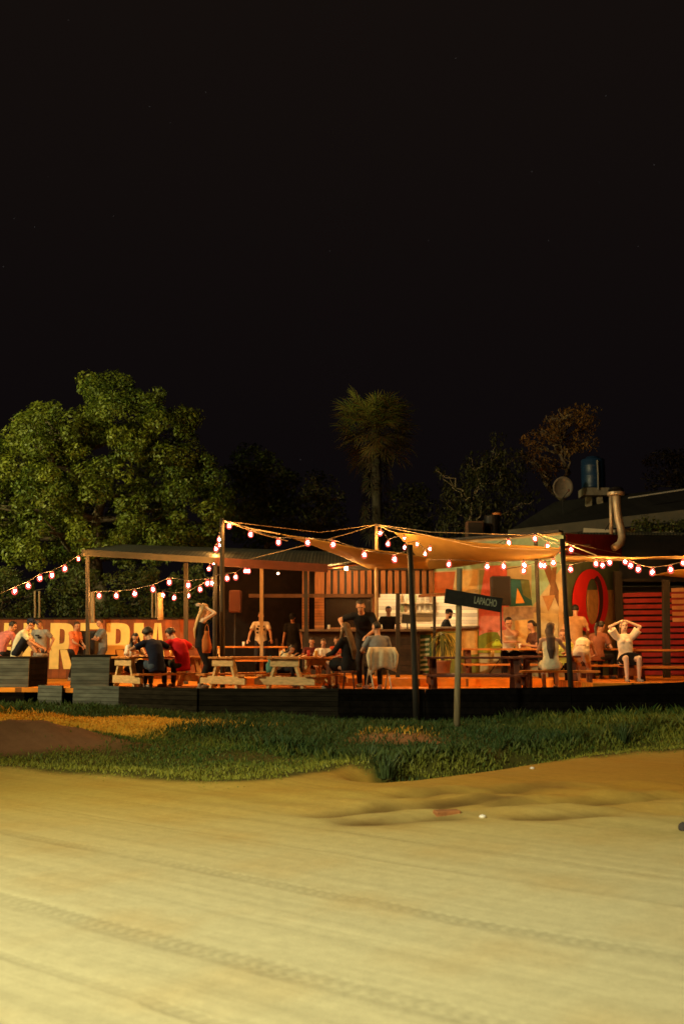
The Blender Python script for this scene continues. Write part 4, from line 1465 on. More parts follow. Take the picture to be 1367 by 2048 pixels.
P3T = P(446, 1040, 22.9)
sail((P(560, 1068, 23.0), P(862, 1116, 21.6), P(858, 1138, 25.2), P(742, 1140, 26.6)), (.06, .05, .08, .10), .10, "tan shade sail tied by a rope to the tallest post")
sail((P(786, 1064, 25.2), P(1140, 1098, 20.7), P(1110, 1116, 24.4), P(846, 1141, 25.6)), (.13, .06, .08, .06), .10, "big orange-lit shade sail peaking beside the tall thin post")
sail((P(1118, 1112, 21.2), P(1420, 1113, 20.5), P(1400, 1117, 24.8), P(1120, 1124, 24.6)), (.04, .05, .05, .05), .03, "shade sail seen edge-on stretching from the leaning post past the red fence")
sail((P(1308, 1150, 23.2), P(1450, 1116, 21.0), P(1460, 1142, 21.5), P(1400, 1160, 23.5)), (.05, .05, .05, .05), .04, "small corner of a shade sail hanging lower beside the red slats")

# ------------------------------------------------------------------ string lights
cable_m = mat("cable", (.05, .035, .025), .7, .1)
rope_m = mat("rope", (.42, .30, .17), .8, .1)
sock_m = mat("bulb_socket", (.02, .015, .012), .5, .1)
core_m = mat("bulb_filament", (1, .8, .6), .5, 0, emit=(1.0, .43, .10), estr=2500)
glow_m = bpy.data.materials.new("bulb_halo_glass"); glow_m.use_nodes = True  # halo around each bulb put into a glowing, oversized shell
N, L = glow_m.node_tree.nodes, glow_m.node_tree.links
for q in list(N):
    if q.type == 'BSDF_PRINCIPLED': N.remove(q)
em = N.new('ShaderNodeEmission'); em.inputs['Color'].default_value = (1, .115, .085, 1); em.inputs['Strength'].default_value = 1.7
tr = N.new('ShaderNodeBsdfTransparent')
mx = N.new('ShaderNodeMixShader'); mx.inputs[0].default_value = .55
L.new(tr.outputs[0], mx.inputs[1]); L.new(em.outputs[0], mx.inputs[2]); L.new(mx.outputs[0], N['Material Output'].inputs['Surface'])
glow_m.cycles.emission_sampling = 'NONE'
core_dim = mat("dim_bulb_filament", (1, .8, .6), .5, 0, emit=(1.0, .42, .07), estr=14)
glow_dim = mat('dim_bulb_glass', (.5, .25, .08), .3, 0, emit=(1, .42, .10), estr=.9)

gl_me = MB().lathe([(.016, -.005), (.032, -.03), (.056, -.072), (.066, -.112), (.056, -.158), (.032, -.182), (.004, -.190)], n=14).mesh("bulb")
for p in gl_me.polygons: p.use_smooth = True
co_me = MB().ell((0, 0, -.106), (.025, .025, .034), n=10, m=7).mesh("filament")
so_me = MB().lathe([(.012, .02), (.019, .015), (.021, -.02), (.018, -.03)], n=10).mesh("socket")


def string(label, pts, bulbs, m=cable_m, r=.010, dim=()):
    """pts: cable (px, py, Y); bulbs: (px, py, Y)"""
    q = [P(*p) for p in pts]
    o = thing("string_lights", q[0], label, "string lights", "strings of bulbs over the deck")
    MB().tube(q, r, 5).build("cable", m, o)
    for i, (a, b_, Y) in enumerate(bulbs):
        c = P(a, b_, Y) + V((0, 0, .112))
        g = link("bulb", gl_me, glow_m, o); g.location = c - V(o['_o'])
        g.rotation_euler = (random.uniform(-.12, .12), random.uniform(-.15, .15), 0)
        k = link("filament", co_me, core_m, g)
        if i in dim:
            k.material_slots[0].link = 'OBJECT'; k.material_slots[0].material = core_dim
            g.material_slots[0].link = 'OBJECT'; g.material_slots[0].material = glow_dim; g.scale = (.72, .72, .8)
        link("socket", so_me, sock_m, g)
    return o


def withcable(label, bulbs, pre=(), post_=(), **k):
    pts = [*pre] + [(a, b_ - 10, Y) for a, b_, Y in bulbs] + [*post_]
    return string(label, pts, bulbs, **k)


def seq(bl, y0, y1):
    n = max(1, len(bl) - 1)
    return [(a, b_, y0 + (y1 - y0) * i / n) for i, (a, b_) in enumerate(bl)]


withcable("string of bulbs dropping from the pale roof corner towards the box bench", seq([(158, 1120), (130, 1138), (105, 1151), (81, 1157), (57, 1172), (31, 1183), (-8, 1200)], 23.6, 21.5), pre=[(172, 1106, 23.85)], dim=(0,))
withcable("sagging string of bulbs above the painted fence letters", seq([(198, 1192), (233, 1192), (269, 1188), (306, 1179), (339, 1165), (377, 1171), (415, 1167)], 24.2, 23.2), pre=[(181, 1184, 24.0)], post_=[(441, 1148, 22.95)])
withcable("second string of bulbs hanging from the pale trunk-like post", seq([(325, 1191), (349, 1196), (377, 1192), (400, 1179), (424, 1167)], 28.5, 24.2), post_=[(432, 1150, 23.6)])
withcable("steep string of bulbs running down close beside the tallest post", seq([(438, 1080), (439, 1091), (431, 1099), (432, 1116), (427, 1126), (419, 1138)], 23.2, 28.5), pre=[(445, 1045, 22.9)])
withcable("short string of bulbs reaching from the tallest post into the dark recess", seq([(453, 1157), (471, 1155), (490, 1142), (498, 1143)], 23.4, 28.5), pre=[(445, 1160, 22.9)], post_=[(530, 1128, 29)])
withcable("long string of bulbs swagged along the tan shade sail", seq([(458, 1052), (500, 1069), (556, 1085), (614, 1086), (667, 1090), (727, 1110), (787, 1119)], 22.8, 20.8), pre=[(446, 1040, 22.9)], post_=[(819, 1100, 20.45)])
withcable("string of bulbs falling from the tall thin post under the sail peak", seq([(761, 1067), (776, 1088), (808, 1079), (809, 1097), (834, 1091), (849, 1110), (860, 1100)], 25.6, 23.0), pre=[(752, 1050, 25.9)], dim=(2, 3, 4, 5, 6))
withcable("string of bulbs hanging along the lower edge of the orange-lit sail", seq([(898, 1129), (974, 1134), (1006, 1133), (1046, 1131), (1080, 1131), (1106, 1126)], 22.6, 20.8), pre=[(850, 1120, 24.0)], post_=[(1126, 1095, 20.45)])
withcable("string of bulbs in front of the mural letter X", seq([(1046, 1142), (1089, 1132), (1140, 1139)], 23.6, 22.6), pre=[(1000, 1140, 24.2)], post_=[(1170, 1122, 22)])
withcable("string of bulbs crossing the top of the mural building", seq([(1016, 1086), (1068, 1078), (1095, 1093), (1121, 1101), (1142, 1100)], 23.9, 22.4), pre=[(985, 1092, 24.1)], post_=[(1180, 1090, 22)])
withcable("sagging string of bulbs above the red slat fence", seq([(1191, 1128), (1219, 1125), (1260, 1131), (1276, 1139), (1304, 1145), (1340, 1140), (1380, 1128)], 21.8, 20.6), pre=[(1126, 1100, 20.45)])
withcable("short string of bulbs tucked under the edge-on sail", seq([(1203, 1131), (1248, 1124), (1366, 1126)], 23.8, 22.6), pre=[(1172, 1122, 24)])


def rope(pts, r, label):
    q = [P(*p) for p in pts]
    o = MB().tube(q, r, 5).build("sail_rope", rope_m, org=q[0])
    tag(o, label, "rope", "ropes that hold the sails")


rope([(446, 1041, 22.9), (500, 1057, 22.95), (560, 1068, 23.0)], .016, "rope tying the tan sail to the tallest post")
rope([(446, 1042, 22.9), (520, 1068, 24), (575, 1082, 24.6)], .010, "second thinner rope under the tan sail rope")
rope([(752, 1049, 25.9), (700, 1066, 25.5), (640, 1083, 25), (500, 1118, 25.2)], .008, "thin line from the tall thin post down to the terrace roof")
rope([(752, 1049, 25.9), (640, 1065, 24.3), (446, 1042, 22.9)], .007, "thin line sagging between the two tallest posts")
rope([(752, 1050, 25.9), (786, 1064, 25.2)], .012, "short rope between the tall thin post and the sail peak")
rope([(752, 1049, 25.9), (860, 1064, 24.8), (1072, 1071, 24.0)], .010, "rope from the tall thin post to the post by the letter X")
rope([(752, 1050, 25.9), (860, 1072, 24), (960, 1095, 22.5), (1123, 1100, 20.5)], .010, "rope along the upper edge of the orange-lit sail")
rope([(1074, 1067, 24.0), (1140, 1090, 22.6), (1192, 1111, 21.0)], .016, "rope from the post by the letter X to the edge-on sail")
rope([(1125, 1082, 20.45), (1180, 1095, 21), (1240, 1108, 22)], .007, "thin line from the leaning deck-edge post over the red band")
# ------------------------------------------------------------------ trees and plants
leaf_m = tint_mat("leaf", .30, .55)
bark = mat("bark", (.065, .048, .03), .9, .3, 8, .5, 40, aniso=(3, 3, .6))
bark_pale = mat("pale_bark", (.20, .14, .09), .85, .3, 8, .4, 40, aniso=(3, 3, .6))


def inpoly(x, y, pts):
    r = False
    n = len(pts)
    for i in range(n):
        x0, y0 = pts[i]; x1, y1 = pts[(i + 1) % n]
        if (y0 > y) != (y1 > y) and x < (x1 - x0) * (y - y0) / (y1 - y0) + x0: r = not r
    return r


def leaves(clumps, per, ls, cols, droop=0.0, flat=.65, fill=.55):
    """clumps: (centre, radius); leaf blades scattered through each clump's volume, denser at its skin"""
    C, RR, T = [], [], []
    for c, r in clumps:
        n = max(6, int(per * r * r))
        d = rng.normal(size=(n, 3)); d /= np.linalg.norm(d, axis=1, keepdims=True)
        rad = r * (fill + (1 - fill) * rng.random(n) ** .5)[:, None] * rng.uniform(.85, 1.15, (n, 1))
        p = np.array(c) + d * rad * np.array([1, 1, flat])
        C.append(p); RR.append(d)
        T.append(np.full(n, rng.uniform(0, 1)))
    p = np.concatenate(C); d = np.concatenate(RR); t = np.concatenate(T)
    n = len(p)
    nrm = d + rng.normal(size=(n, 3)) * .55 + np.array([0, 0, .45])
    nrm /= np.linalg.norm(nrm, axis=1, keepdims=True)
    a = rng.normal(size=(n, 3)) + np.array([0, 0, -droop * 3])
    a -= nrm * (a * nrm).sum(1, keepdims=True); a /= np.linalg.norm(a, axis=1, keepdims=True)
    b_ = np.cross(nrm, a)
    L_ = ls * rng.uniform(.6, 1.4, (n, 1)); W_ = L_ * rng.uniform(.35, .55, (n, 1)) * (1 - .5 * droop)
    v = np.stack([p - a * L_ * .5, p + b_ * W_ * .5 - nrm * L_ * .06, p + a * L_ * .5 - np.array([0, 0, .1]) * L_, p - b_ * W_ * .5 - nrm * L_ * .06], 1)
    f = np.arange(n)[:, None] * 4 + np.array([[0, 1, 2, 3]])
    k = np.clip(.55 * t + .45 * rng.random(n), 0, 1)[:, None]
    col = np.array(cols[0]) * (1 - k) + np.array(cols[1]) * k
    col = col * rng.uniform(.75, 1.2, (n, 1))
    return v.reshape(-1, 3), f, np.repeat(col, 4, 0)


def limb(mb, a, b_, r0, r1, seg=5, wig=.12):
    a, b_ = V(a), V(b_)
    L_ = (b_ - a).length
    pts = []
    for i in range(seg + 1):
        t = i / seg
        q = a.lerp(b_, t) + V((random.uniform(-1, 1), random.uniform(-1, 1), random.uniform(-.4, .8))) * wig * L_ * t * (1 - t) * 2
        pts.append(q)
    mb.tube(pts, [r0 + (r1 - r0) * i / seg for i in range(seg + 1)], 7)
    return pts


def tree(name, poly, Y, dep, base, n, rad, per, ls, cols, label, trunk=.25, bm=bark, droop=0, flat=.7, limbs=14, sky=0, twigs=0, lean=0, cat="tree", group="trees behind the bar", zb=0.0, sep=.55):
    x0, x1 = min(p[0] for p in poly), max(p[0] for p in poly); y0, y1 = min(p[1] for p in poly), max(p[1] for p in poly)
    cx, cy = (x0 + x1) / 2, (y0 + y1) / 2
    cl = []; tries = 0
    s = F / Y
    while len(cl) < n and tries < n * 60:
        tries += 1
        x, y = random.uniform(x0, x1), random.uniform(y0, y1)
        r = random.uniform(*rad)
        if not inpoly(x, y, poly): continue
        rp_ = r * s * .75
        if not all(inpoly(x + rp_ * math.cos(a), y + rp_ * .7 * math.sin(a), poly) for a in (0, 1.05, 2.1, 3.14, 4.2, 5.24)): 
            if random.random() < .8: continue
            r *= .55
        u = 1 - min(1, ((x - cx) / (x1 - x0) * 2) ** 2 * .8)
        yy = Y + random.uniform(-1, .7) * dep * math.sqrt(max(.05, u))
        c = P(x, y, yy)
        if any((c - q).length < sep * (r + rr) for q, rr in cl): continue
        cl.append((c, r))
    o = thing(name, (base[0], base[1], zb), label, cat, group)
    org = np.array([base[0], base[1], zb])
    v, f, col = leaves(cl, per, ls, cols, droop, flat)
    color_mesh("crown", v - org, f, col, leaf_m, o)
    m = MB()
    b0 = V((base[0], base[1], zb - .1))
    top = V((sum(c.x for c, r in cl) / len(cl), sum(c.y for c, r in cl) / len(cl), 0))
    zs = sorted(c.z for c, r in cl)
    fork = b0.lerp(V((top.x, top.y, zs[len(zs) // 3])), .62 if len(zs) > 6 else .8)
    limb(m, b0, fork, trunk, trunk * .72, 5, .06)
    hi = V((top.x, top.y, zs[int(len(zs) * .75)]))
    pts = limb(m, fork, hi, trunk * .7, trunk * .2, 7, .18)
    pick = sorted(cl, key=lambda q: random.random())[:limbs]
    for c, r in pick:
        k = min(range(len(pts)), key=lambda i: (pts[i] - c).length + (0 if pts[i].z < c.z else 3))
        q = limb(m, pts[k], c, trunk * .32, trunk * .06, 6, .22)
        for _ in range(2):
            e_ = c + V((random.uniform(-1, 1), random.uniform(-1, 1), random.uniform(-.2, 1))) * r
            limb(m, q[3], e_, trunk * .12, .012, 4, .25)
    m.build("trunk", bm, o, smooth=True)
    return o


GRN = ((.022, .046, .007), (.122, .128, .010))
DGR = ((.032, .055, .016), (.085, .100, .024))
RED_LIT = ((.10, .06, .015), (.34, .15, .04))  # leaf colour carries the red light of the bulbs

Yt = 36.0
tree("broad_tree", [(-150, 905), (0, 870), (20, 832), (60, 813), (105, 797), (150, 825), (150, 800), (158, 752), (166, 722), (222, 718), (256, 744), (272, 766), (305, 764), (335, 798), (395, 812), (414, 846),
                    (398, 880), (440, 900), (462, 950), (478, 1020), (452, 1050), (440, 1100), (400, 1130), (-160, 1130)], Yt, 3.2, (XA(240, Yt + 1, 0), Yt + 1), 340, (.30, .66), 1150, .14, GRN,
     "big broad leafy tree lit yellow-green behind the painted fence", trunk=.42, bm=bark, limbs=12, flat=.75, sep=.54)
for i, (x0, x1, y0, Y, lb) in enumerate(((-90, 95, 1135, 32.6, "green shrub behind the fence above the two seated men"), (88, 205, 1120, 33.0, "green shrub behind the fence above the letter R next to the roof corner"),
                                         (200, 330, 1128, 32.4, "yellow-green shrub behind the fence under the sagging bulbs"), (322, 432, 1132, 32.8, "dim shrub behind the end of the fence beside the square post"))):
    mid = (x0 + x1) / 2
    tree("shrub", [(x0, 1245), (x0, y0 + 40), (x0 + 20, y0 + 10), (mid - 15, y0 + 12), (mid, y0 - 8), (mid + 30, y0 + 5), (x1 - 10, y0 + 20), (x1, y0 + 60), (x1, 1245)], Y, 1.2, (XA(mid, Y, 0), Y + .2), 44, (.24, .46), 900, .12,
         ((.025, .040, .010), (.07, .075, .014)) if i != 3 else DGR, lb, trunk=.08, limbs=8, cat="shrub", group="shrubs behind the fence", zb=.4)
tree("dim_tree", [(452, 1060), (450, 935), (470, 900), (500, 890), (530, 905), (556, 912), (590, 940), (600, 1000), (590, 1060), (520, 1110)], 43, 2, (XA(525, 43, 0), 43), 60, (.5, .9), 420, .17, DGR, "dim dark-green tree between the broad tree and the palm", trunk=.25, limbs=10)
tree("dim_tree", [(585, 1130), (588, 1000), (615, 955), (650, 945), (680, 970), (700, 1040), (705, 1130)], 42, 1.6, (XA(645, 42, 0), 42), 46, (.45, .8), 380, .17, ((.030, .042, .014), (.080, .072, .024)), "almost black tree just beside the palm trunk", trunk=.2, limbs=8)
tree("dim_tree", [(770, 1110), (775, 1010), (800, 960), (835, 950), (858, 985), (866, 1060), (860, 1110)], 44, 1.6, (XA(815, 44, 0), 44), 34, (.45, .8), 330, .17, ((.030, .042, .014), (.080, .072, .024)), "almost black tree on the bar side of the palm, over the sail peak", trunk=.2, limbs=8)
tree("slender_tree", [(838, 1085), (845, 960), (880, 935), (915, 930), (945, 905), (975, 895), (985, 872), (1003, 868), (1010, 910), (1040, 900), (1060, 950), (1075, 1000), (1040, 1060), (1005, 1085)], 39, 2.2, (XA(975, 39, 0), 39), 64, (.35, .75), 330, .18, ((.018, .022, .008), (.050, .042, .012)),
     "slender tree with drooping leaves and pale bare limbs above the brown roof box", trunk=.15, bm=bark_pale, droop=.7, limbs=14, flat=.9)
tree("red_lit_tree", [(1032, 905), (1040, 872), (1065, 860), (1095, 835), (1118, 812), (1160, 808), (1200, 820), (1206, 850), (1196, 880), (1188, 905), (1160, 900), (1130, 925), (1110, 960), (1080, 960), (1060, 940), (1040, 935)], 41, 2.0, (XA(1105, 41, 0), 41), 56, (.30, .55), 300, .15, RED_LIT,
     "tree with red light in its leaf colour and a pale forked trunk behind the satellite dish", trunk=.22, bm=bark_pale, droop=.45, limbs=20, flat=.7, sep=.7)
tree("red_lit_tree", [(1292, 985), (1290, 920), (1310, 900), (1345, 890), (1400, 880), (1460, 900), (1460, 985)], 46, 2, (XA(1370, 46, 0), 46), 44, (.4, .75), 300, .17, ((.03, .02, .010), (.07, .034, .016)), "faint tree with red light in its leaf colour beyond the house roof", trunk=.2, limbs=10)
tree("shrub", [(1255, 1072), (1262, 1040), (1300, 1030), (1330, 1042), (1400, 1030), (1400, 1075)], 30.0, .5, (XA(1320, 30, 4), 30), 22, (.18, .32), 900, .1, ((.06, .09, .02), (.25, .24, .05)), "leafy potted shrub on the annex roof against the house wall", trunk=.05, limbs=6, cat="shrub", group=None, zb=P(1320, 1080, 30).z)

# fan palm
def fan(v, f, col, base, d, ln, green, n=18):
    d = d.normalized()
    side = d.cross(V((0, 0, 1)))
    if side.length < .1: side = V((1, 0, 0))
    side.normalize(); up = side.cross(d).normalized()
    hub = base + d * ln
    w_ = .012
    o = len(v)
    v += [base + side * w_, base - side * w_, hub - side * w_, hub + side * w_]; f.append((o, o + 1, o + 2, o + 3)); col += [green] * 4
    R_ = ln * .75
    for k in range(n):
        a = R(-115 + 230 * k / (n - 1))
        dd = (d * math.cos(a) + side * math.sin(a) + up * random.uniform(-.12, .12)).normalized()
        L_ = R_ * (1 - .25 * abs(a) / 2) * random.uniform(.85, 1.1)
        pp = dd.cross(up).normalized() * .024
        mid = hub + dd * L_ * .6
        tip = hub + dd * L_ + V((0, 0, -.16 * L_ * random.uniform(.3, 1.5)))
        o = len(v)
        v += [hub, mid + pp, tip, mid - pp]; f.append((o, o + 1, o + 2, o + 3))
        g = tuple(c * random.uniform(.7, 1.25) for c in green); col += [g] * 4


PYm = 37.0
px_, top_ = XA(752, PYm, 6), P(752, 862, PYm).z
pal = thing("fan_palm", (px_, PYm, 0), "tall fan palm with a skirt of dead hanging fronds, dim against the night sky", "palm tree", "trees behind the bar")
v, f, col = [], [], []
c0 = V((px_, PYm, top_))
for k in range(104):
    az = random.uniform(0, 2 * math.pi)
    el = math.asin(random.uniform(-.75, .98))
    d = V((math.cos(az) * math.cos(el), math.sin(az) * math.cos(el), math.sin(el)))
    fan(v, f, col, c0 + V((0, 0, random.uniform(-.35, .25))), d, random.uniform(.80, 1.22), (.12, .108, .024) if el > 0 else (.11, .07, .022), 20)
org = V(pal['_o'])
color_mesh("crown", np.array([tuple(q - org) for q in v]), np.array(f), np.array(col), leaf_m, pal)
v, f, col = [], [], []
for k in range(60):
    az = random.uniform(0, 2 * math.pi); zz = random.uniform(-3.6, -.2)
    d = V((math.cos(az) * .5, math.sin(az) * .5, -1))
    fan(v, f, col, c0 + V((math.cos(az) * .2, math.sin(az) * .2, zz)), d, random.uniform(.5, .7), (.026, .018, .008), 10)
color_mesh("dead_frond_skirt", np.array([tuple(q - org) for q in v]), np.array(f), np.array(col), leaf_m, pal)
MB().tube([(px_, PYm, 0), (px_ + .05, PYm, top_ * .5), (px_, PYm, top_)], [.27, .21, .17], 12).build("trunk", mat("palm_bark", (.022, .016, .010), .95, .3, 8, .5, 40), pal, smooth=True)

# strap-leaved plant beside the bar counter
yx, yY = XA(884, 24.6, T), 24.6
pl = thing("strap_leaf_plant", (yx, yY, T), "potted plant with long arching strap leaves in front of the yellow-green wall", "plant")
m = MB()
for k in range(46):
    az = random.uniform(0, 2 * math.pi); ln = random.uniform(.55, 1.0); out_ = random.uniform(.2, .55)
    b0 = V((yx, yY, T + .85 + random.uniform(-.1, .22)))
    pts = []
    for i in range(6):
        t = i / 5
        pts.append(b0 + V((math.cos(az), math.sin(az), 0)) * out_ * (t ** .8) + V((0, 0, .36 * ln * t - ln * 1.0 * t * t)))
    sd = V((-math.sin(az), math.cos(az), 0))
    vs = []
    for i, q in enumerate(pts):
        w_ = .024 * (1 - (i / 5) ** 2) + .003
        vs += [q - sd * w_, q + sd * w_]
    m.add(vs, [(2 * i, 2 * i + 1, 2 * i + 3, 2 * i + 2) for i in range(5)])
m.build("leaves", mat("strap_leaf", (.07, .085, .018), .45, .4, 8), pl, smooth=True)
MB().tube([(yx, yY, T + .3), (yx + .02, yY, T + .6), (yx, yY, T + 1.02)], [.05, .045, .05], 8).build("stem", bark, pl)
MB().lathe([(.15, 0), (.17, .03), (.21, .36), (.225, .37), (.225, .41), (.19, .41), (.18, .36)], (yx, yY, T), 18).build("pot", mat("clay_pot", (.20, .09, .05), .8, .2), pl, smooth=True)

# grass
gc, gf, gcol = grass(430000)
gr = color_mesh("grass", gc, gf, gcol, tint_mat("grass_blade", .25, .6))
gr['kind'] = 'stuff'; gr['label'] = "rough green and straw-coloured grass covering the bank below the deck"

# tufts of weeds at the ditch edge
def tuft(x, y, n, h, label, name="weed_tuft"):
    z = float(zt(np.array([x]), np.array([y]))[0])
    m = MB()
    for k in range(n):
        az = random.uniform(0, 6.28); r_ = random.uniform(0, .16); hh = h * random.uniform(.5, 1.1)
        b0 = V((x + r_ * math.cos(az), y + r_ * math.sin(az), z - .02)); tip = b0 + V((math.cos(az) * hh * .55, math.sin(az) * hh * .55, hh))
        sd = V((-math.sin(az), math.cos(az), 0)) * .007
        mid = b0.lerp(tip, .55) + V((0, 0, hh * .14))
        m.add([b0 - sd, b0 + sd, mid + sd * .8, tip, mid - sd * .8], [(0, 1, 2, 4), (4, 2, 3)])
    o = m.build(name, mat("weed_green", (.05, .085, .025), .6, .4, 20), org=(x, y, z))
    tag(o, label, "weed", "weed tufts along the ditch")


for a, b_, n, h, lb in ((770, 1522, 90, .34, "tall dark weed tuft at the road end of the ditch"), (805, 1528, 70, .28, "lower weed tuft leaning over the start of the ditch"), (735, 1512, 60, .26, "weed tuft on the slope before the ditch"),
                        (1015, 1440, 70, .32, "weed tuft against the black deck wall past the sign post"), (1245, 1470, 80, .36, "bushy weed tuft at the far end of the ditch"), (985, 1420, 50, .30, "thin weed tuft beside the sign post mound"), (70, 1405, 60, .28, "weed tuft at the foot of the pale skirt board")):
    q = G(a, b_, .12)
    tuft(q.x, min(q.y, float(deckline(q.x)) - .3), n, h, lb)

# things lying on the road edge
def stone(px, py, r, m, label, name="stone"):
    q = G(px, py); z = float(zt(np.array([q.x]), np.array([q.y]))[0])
    sd = random.random() * 9

    def wv_(p): return p * (1 + .16 * math.sin(9 * p.x / r + sd) * math.cos(7 * p.y / r))
    o = MB().ell((q.x, q.y, z + r[2] * .5 if hasattr(r, '__len__') else z + r * .5), r, None, 10, 7, fn=lambda p: p * (1 + .15 * math.sin(40 * p.x + sd) * math.cos(33 * p.y + 20 * p.z))).build(name, m, org=(q.x, q.y, z), smooth=True)
    tag(o, label, "stone" if name == "stone" else name, "stones on the road edge" if name == "stone" else None)


st_m = mat("road_stone", (.34, .27, .17), .9, .25, 12, .4); wh_m = mat("white_litter", (.75, .7, .6), .6, .1)
stone(964, 1637, (.035, .028, .022), wh_m, "small white pebble on the road edge beyond the broken brick")
stone(1064, 1538, (.03, .022, .018), wh_m, "white pebble beside the grass on the far road edge")
stone(1366, 1662, (.05, .045, .05), mat("dark_stone", (.05, .04, .035), .9, .3, 10), "dark stone at the road edge by the picture border")
q = G(893, 1629)
o = MB().box((q.x, q.y, .012), (.25, .12, .06), Matrix.Rotation(R(14), 3, 'Z')).build("brick", mat("broken_brick", (.33, .13, .04), .9, .25, 14, .5), org=(q.x, q.y, 0), bevel=.012)
tag(o, "broken orange brick lying on the dirt road", "brick")

# ------------------------------------------------------------------ street sign
sb = G(912, 1452, .27)
sx_, sy_ = sb.x, sb.y
zb_ = float(zt(np.array([sx_]), np.array([sy_]))[0])
sp_ = thing("street_sign", (sx_, sy_, zb_), "wooden street sign post with a dark tilted name board reading LAPACHO", "street sign")
tp = P(918, 1137, sy_)
MB().tube([(sx_, sy_, zb_ - .1), V((sx_, sy_, zb_)).lerp(tp, .5) + V((.006, 0, 0)), tp], [.056, .052, .050], 12).build("post", mat("sign_post_wood", (.28, .22, .12), .8, .3, 5, .4, 30, aniso=(6, 6, .6)), sp_, smooth=True)
pl_, prt = P(886, 1192, sy_ - .10), P(999, 1211, sy_ + .16)
ax = (prt - pl_).normalized(); upv = V((0, 0, 1)); upv = (upv - ax * upv.dot(ax)).normalized(); nv = ax.cross(upv)
if nv.y > 0: nv = -nv
rot = Matrix((ax, -nv, upv)).transposed()
bl = (prt - pl_).length; bh = .245
cb = (pl_ + prt) / 2 + nv * .075
bo = MB().box(cb, (bl, .03, bh), rot).build("name_board", mat("dark_sign_board", (.022, .021, .017), .7, .3, 12), sp_, bevel=.004)
tcu = bpy.data.curves.new("sign_lettering", 'FONT'); tcu.body = "LAPACHO"; tcu.size = .17; tcu.extrude = .002; tcu.offset = .004
tcu.align_x = 'LEFT'
tob = bpy.data.objects.new("tmp", tcu); COL.objects.link(tob)
tme = bpy.data.meshes.new_from_object(tob.evaluated_get(bpy.context.evaluated_depsgraph_get()))
bpy.data.objects.remove(tob)
w0 = max(v.co.x for v in tme.vertices)
to = link("sign_lettering", tme, mat("sign_letter_paint", (.34, .36, .25), .7, .2, 30), bo)
rt = Matrix((ax, upv, nv)).transposed().to_4x4()
org = cb + nv * .019 + ax * (-bl / 2 + bl * .50) - upv * .045
sc4 = Matrix.Diagonal((.40 * bl / w0, 1.0, 1, 1))
to.matrix_local = Matrix.Translation(org - V(sp_['_o'])) @ rt @ sc4
tme.name = "sign_lettering"
# ------------------------------------------------------------------ the people
def at(E, U, Vv, t, side, off=.63):
    q = E + U * t + Vv * (side * off)
    return q.x, q.y


def table_yaw(Vv, side):     # facing the table from that side
    d = -Vv * side
    return math.degrees(math.atan2(-d.x, d.y))


# two men sitting on the box bench
person("man in a pink t-shirt hunched over on the box bench", XA(-2, 24.3), 24.35, bench_top, -34,
       dict(hip=.095, lean=32, hands=((-.12, .5, .25), (.14, .5, .22)), feet=((-.11, .50, -.36), (.12, .52, -.36)), head=(-20, 22, 0)),
       dict(shirt=("pink", (.50, .16, .15)), bottom=('trousers', ('dark', (.02, .02, .025))), hair=('short', BLK)), 1.0)
person("man in a cream t-shirt and cap hunched on the box bench end", XA(32, 24.0), 24.0, bench_top, -84,
       dict(hip=.095, lean=30, hands=((-.06, .55, .22), (.10, .55, .20)), feet=((-.12, .50, .085), (.12, .46, .085)), head=(-8, 18, 0), curl=(1, 1)),
       dict(shirt=("cream", (.58, .55, .40)), hem=.13, bottom=('shorts', ('darknavy', (.012, .014, .022))), slen=.95, hair=('short', BLK), cap=("navy", (.012, .016, .04))), 1.04)
person("man in a grey t-shirt with a dark print bending his head by the fence", XA(80, 27.0), 27.0, D, 172,
       dict(hip=.90, lean=10, hands=((-.22, -.12, .95), (.22, -.12, .95)), head=(8, 38, 6), elbow=((-1, -.4, 0), (1, -.4, 0))),
       dict(shirt=("grey", (.25, .26, .26)), print=[(-.09, .02, -.06, .0), (-.03, .10, .01, .05)], printcol=(.02, .02, .025), bottom=('trousers', ('dark', (.02, .02, .025))), hair=('short', (.10, .06, .04))), .96)
person("person in an orange t-shirt standing by the letter R", XA(146, 28.2), 28.2, D, -118,
       dict(hip=.92, lean=6, hands=((-.08, .34, 1.04), (.10, .36, 1.02)), head=(-6, 20, 0), curl=(.9, .9)),
       dict(shirt=("orange", (.66, .20, .09)), hem=.16, bottom=('trousers', ('dark', (.02, .02, .025))), hair=('short', (.06, .028, .012))), .93)
person("man in a grey-blue t-shirt with folded arms leaning on the black floor loudspeaker", XA(205, 28.1), 28.1, D, 118,
       dict(hip=.93, lean=10, hands=((.10, .25, 1.17), (-.10, .27, 1.20)), head=(10, 14, 0), elbow=((-1, .1, -.4), (1, .1, -.4)), hdir=((1, .1, .1), (-1, .1, .1)), side=-4),
       dict(shirt=("greyblue", (.13, .15, .17)), bottom=('trousers', ('greydark', (.06, .06, .07))), hair=('short', BRN)), .97)
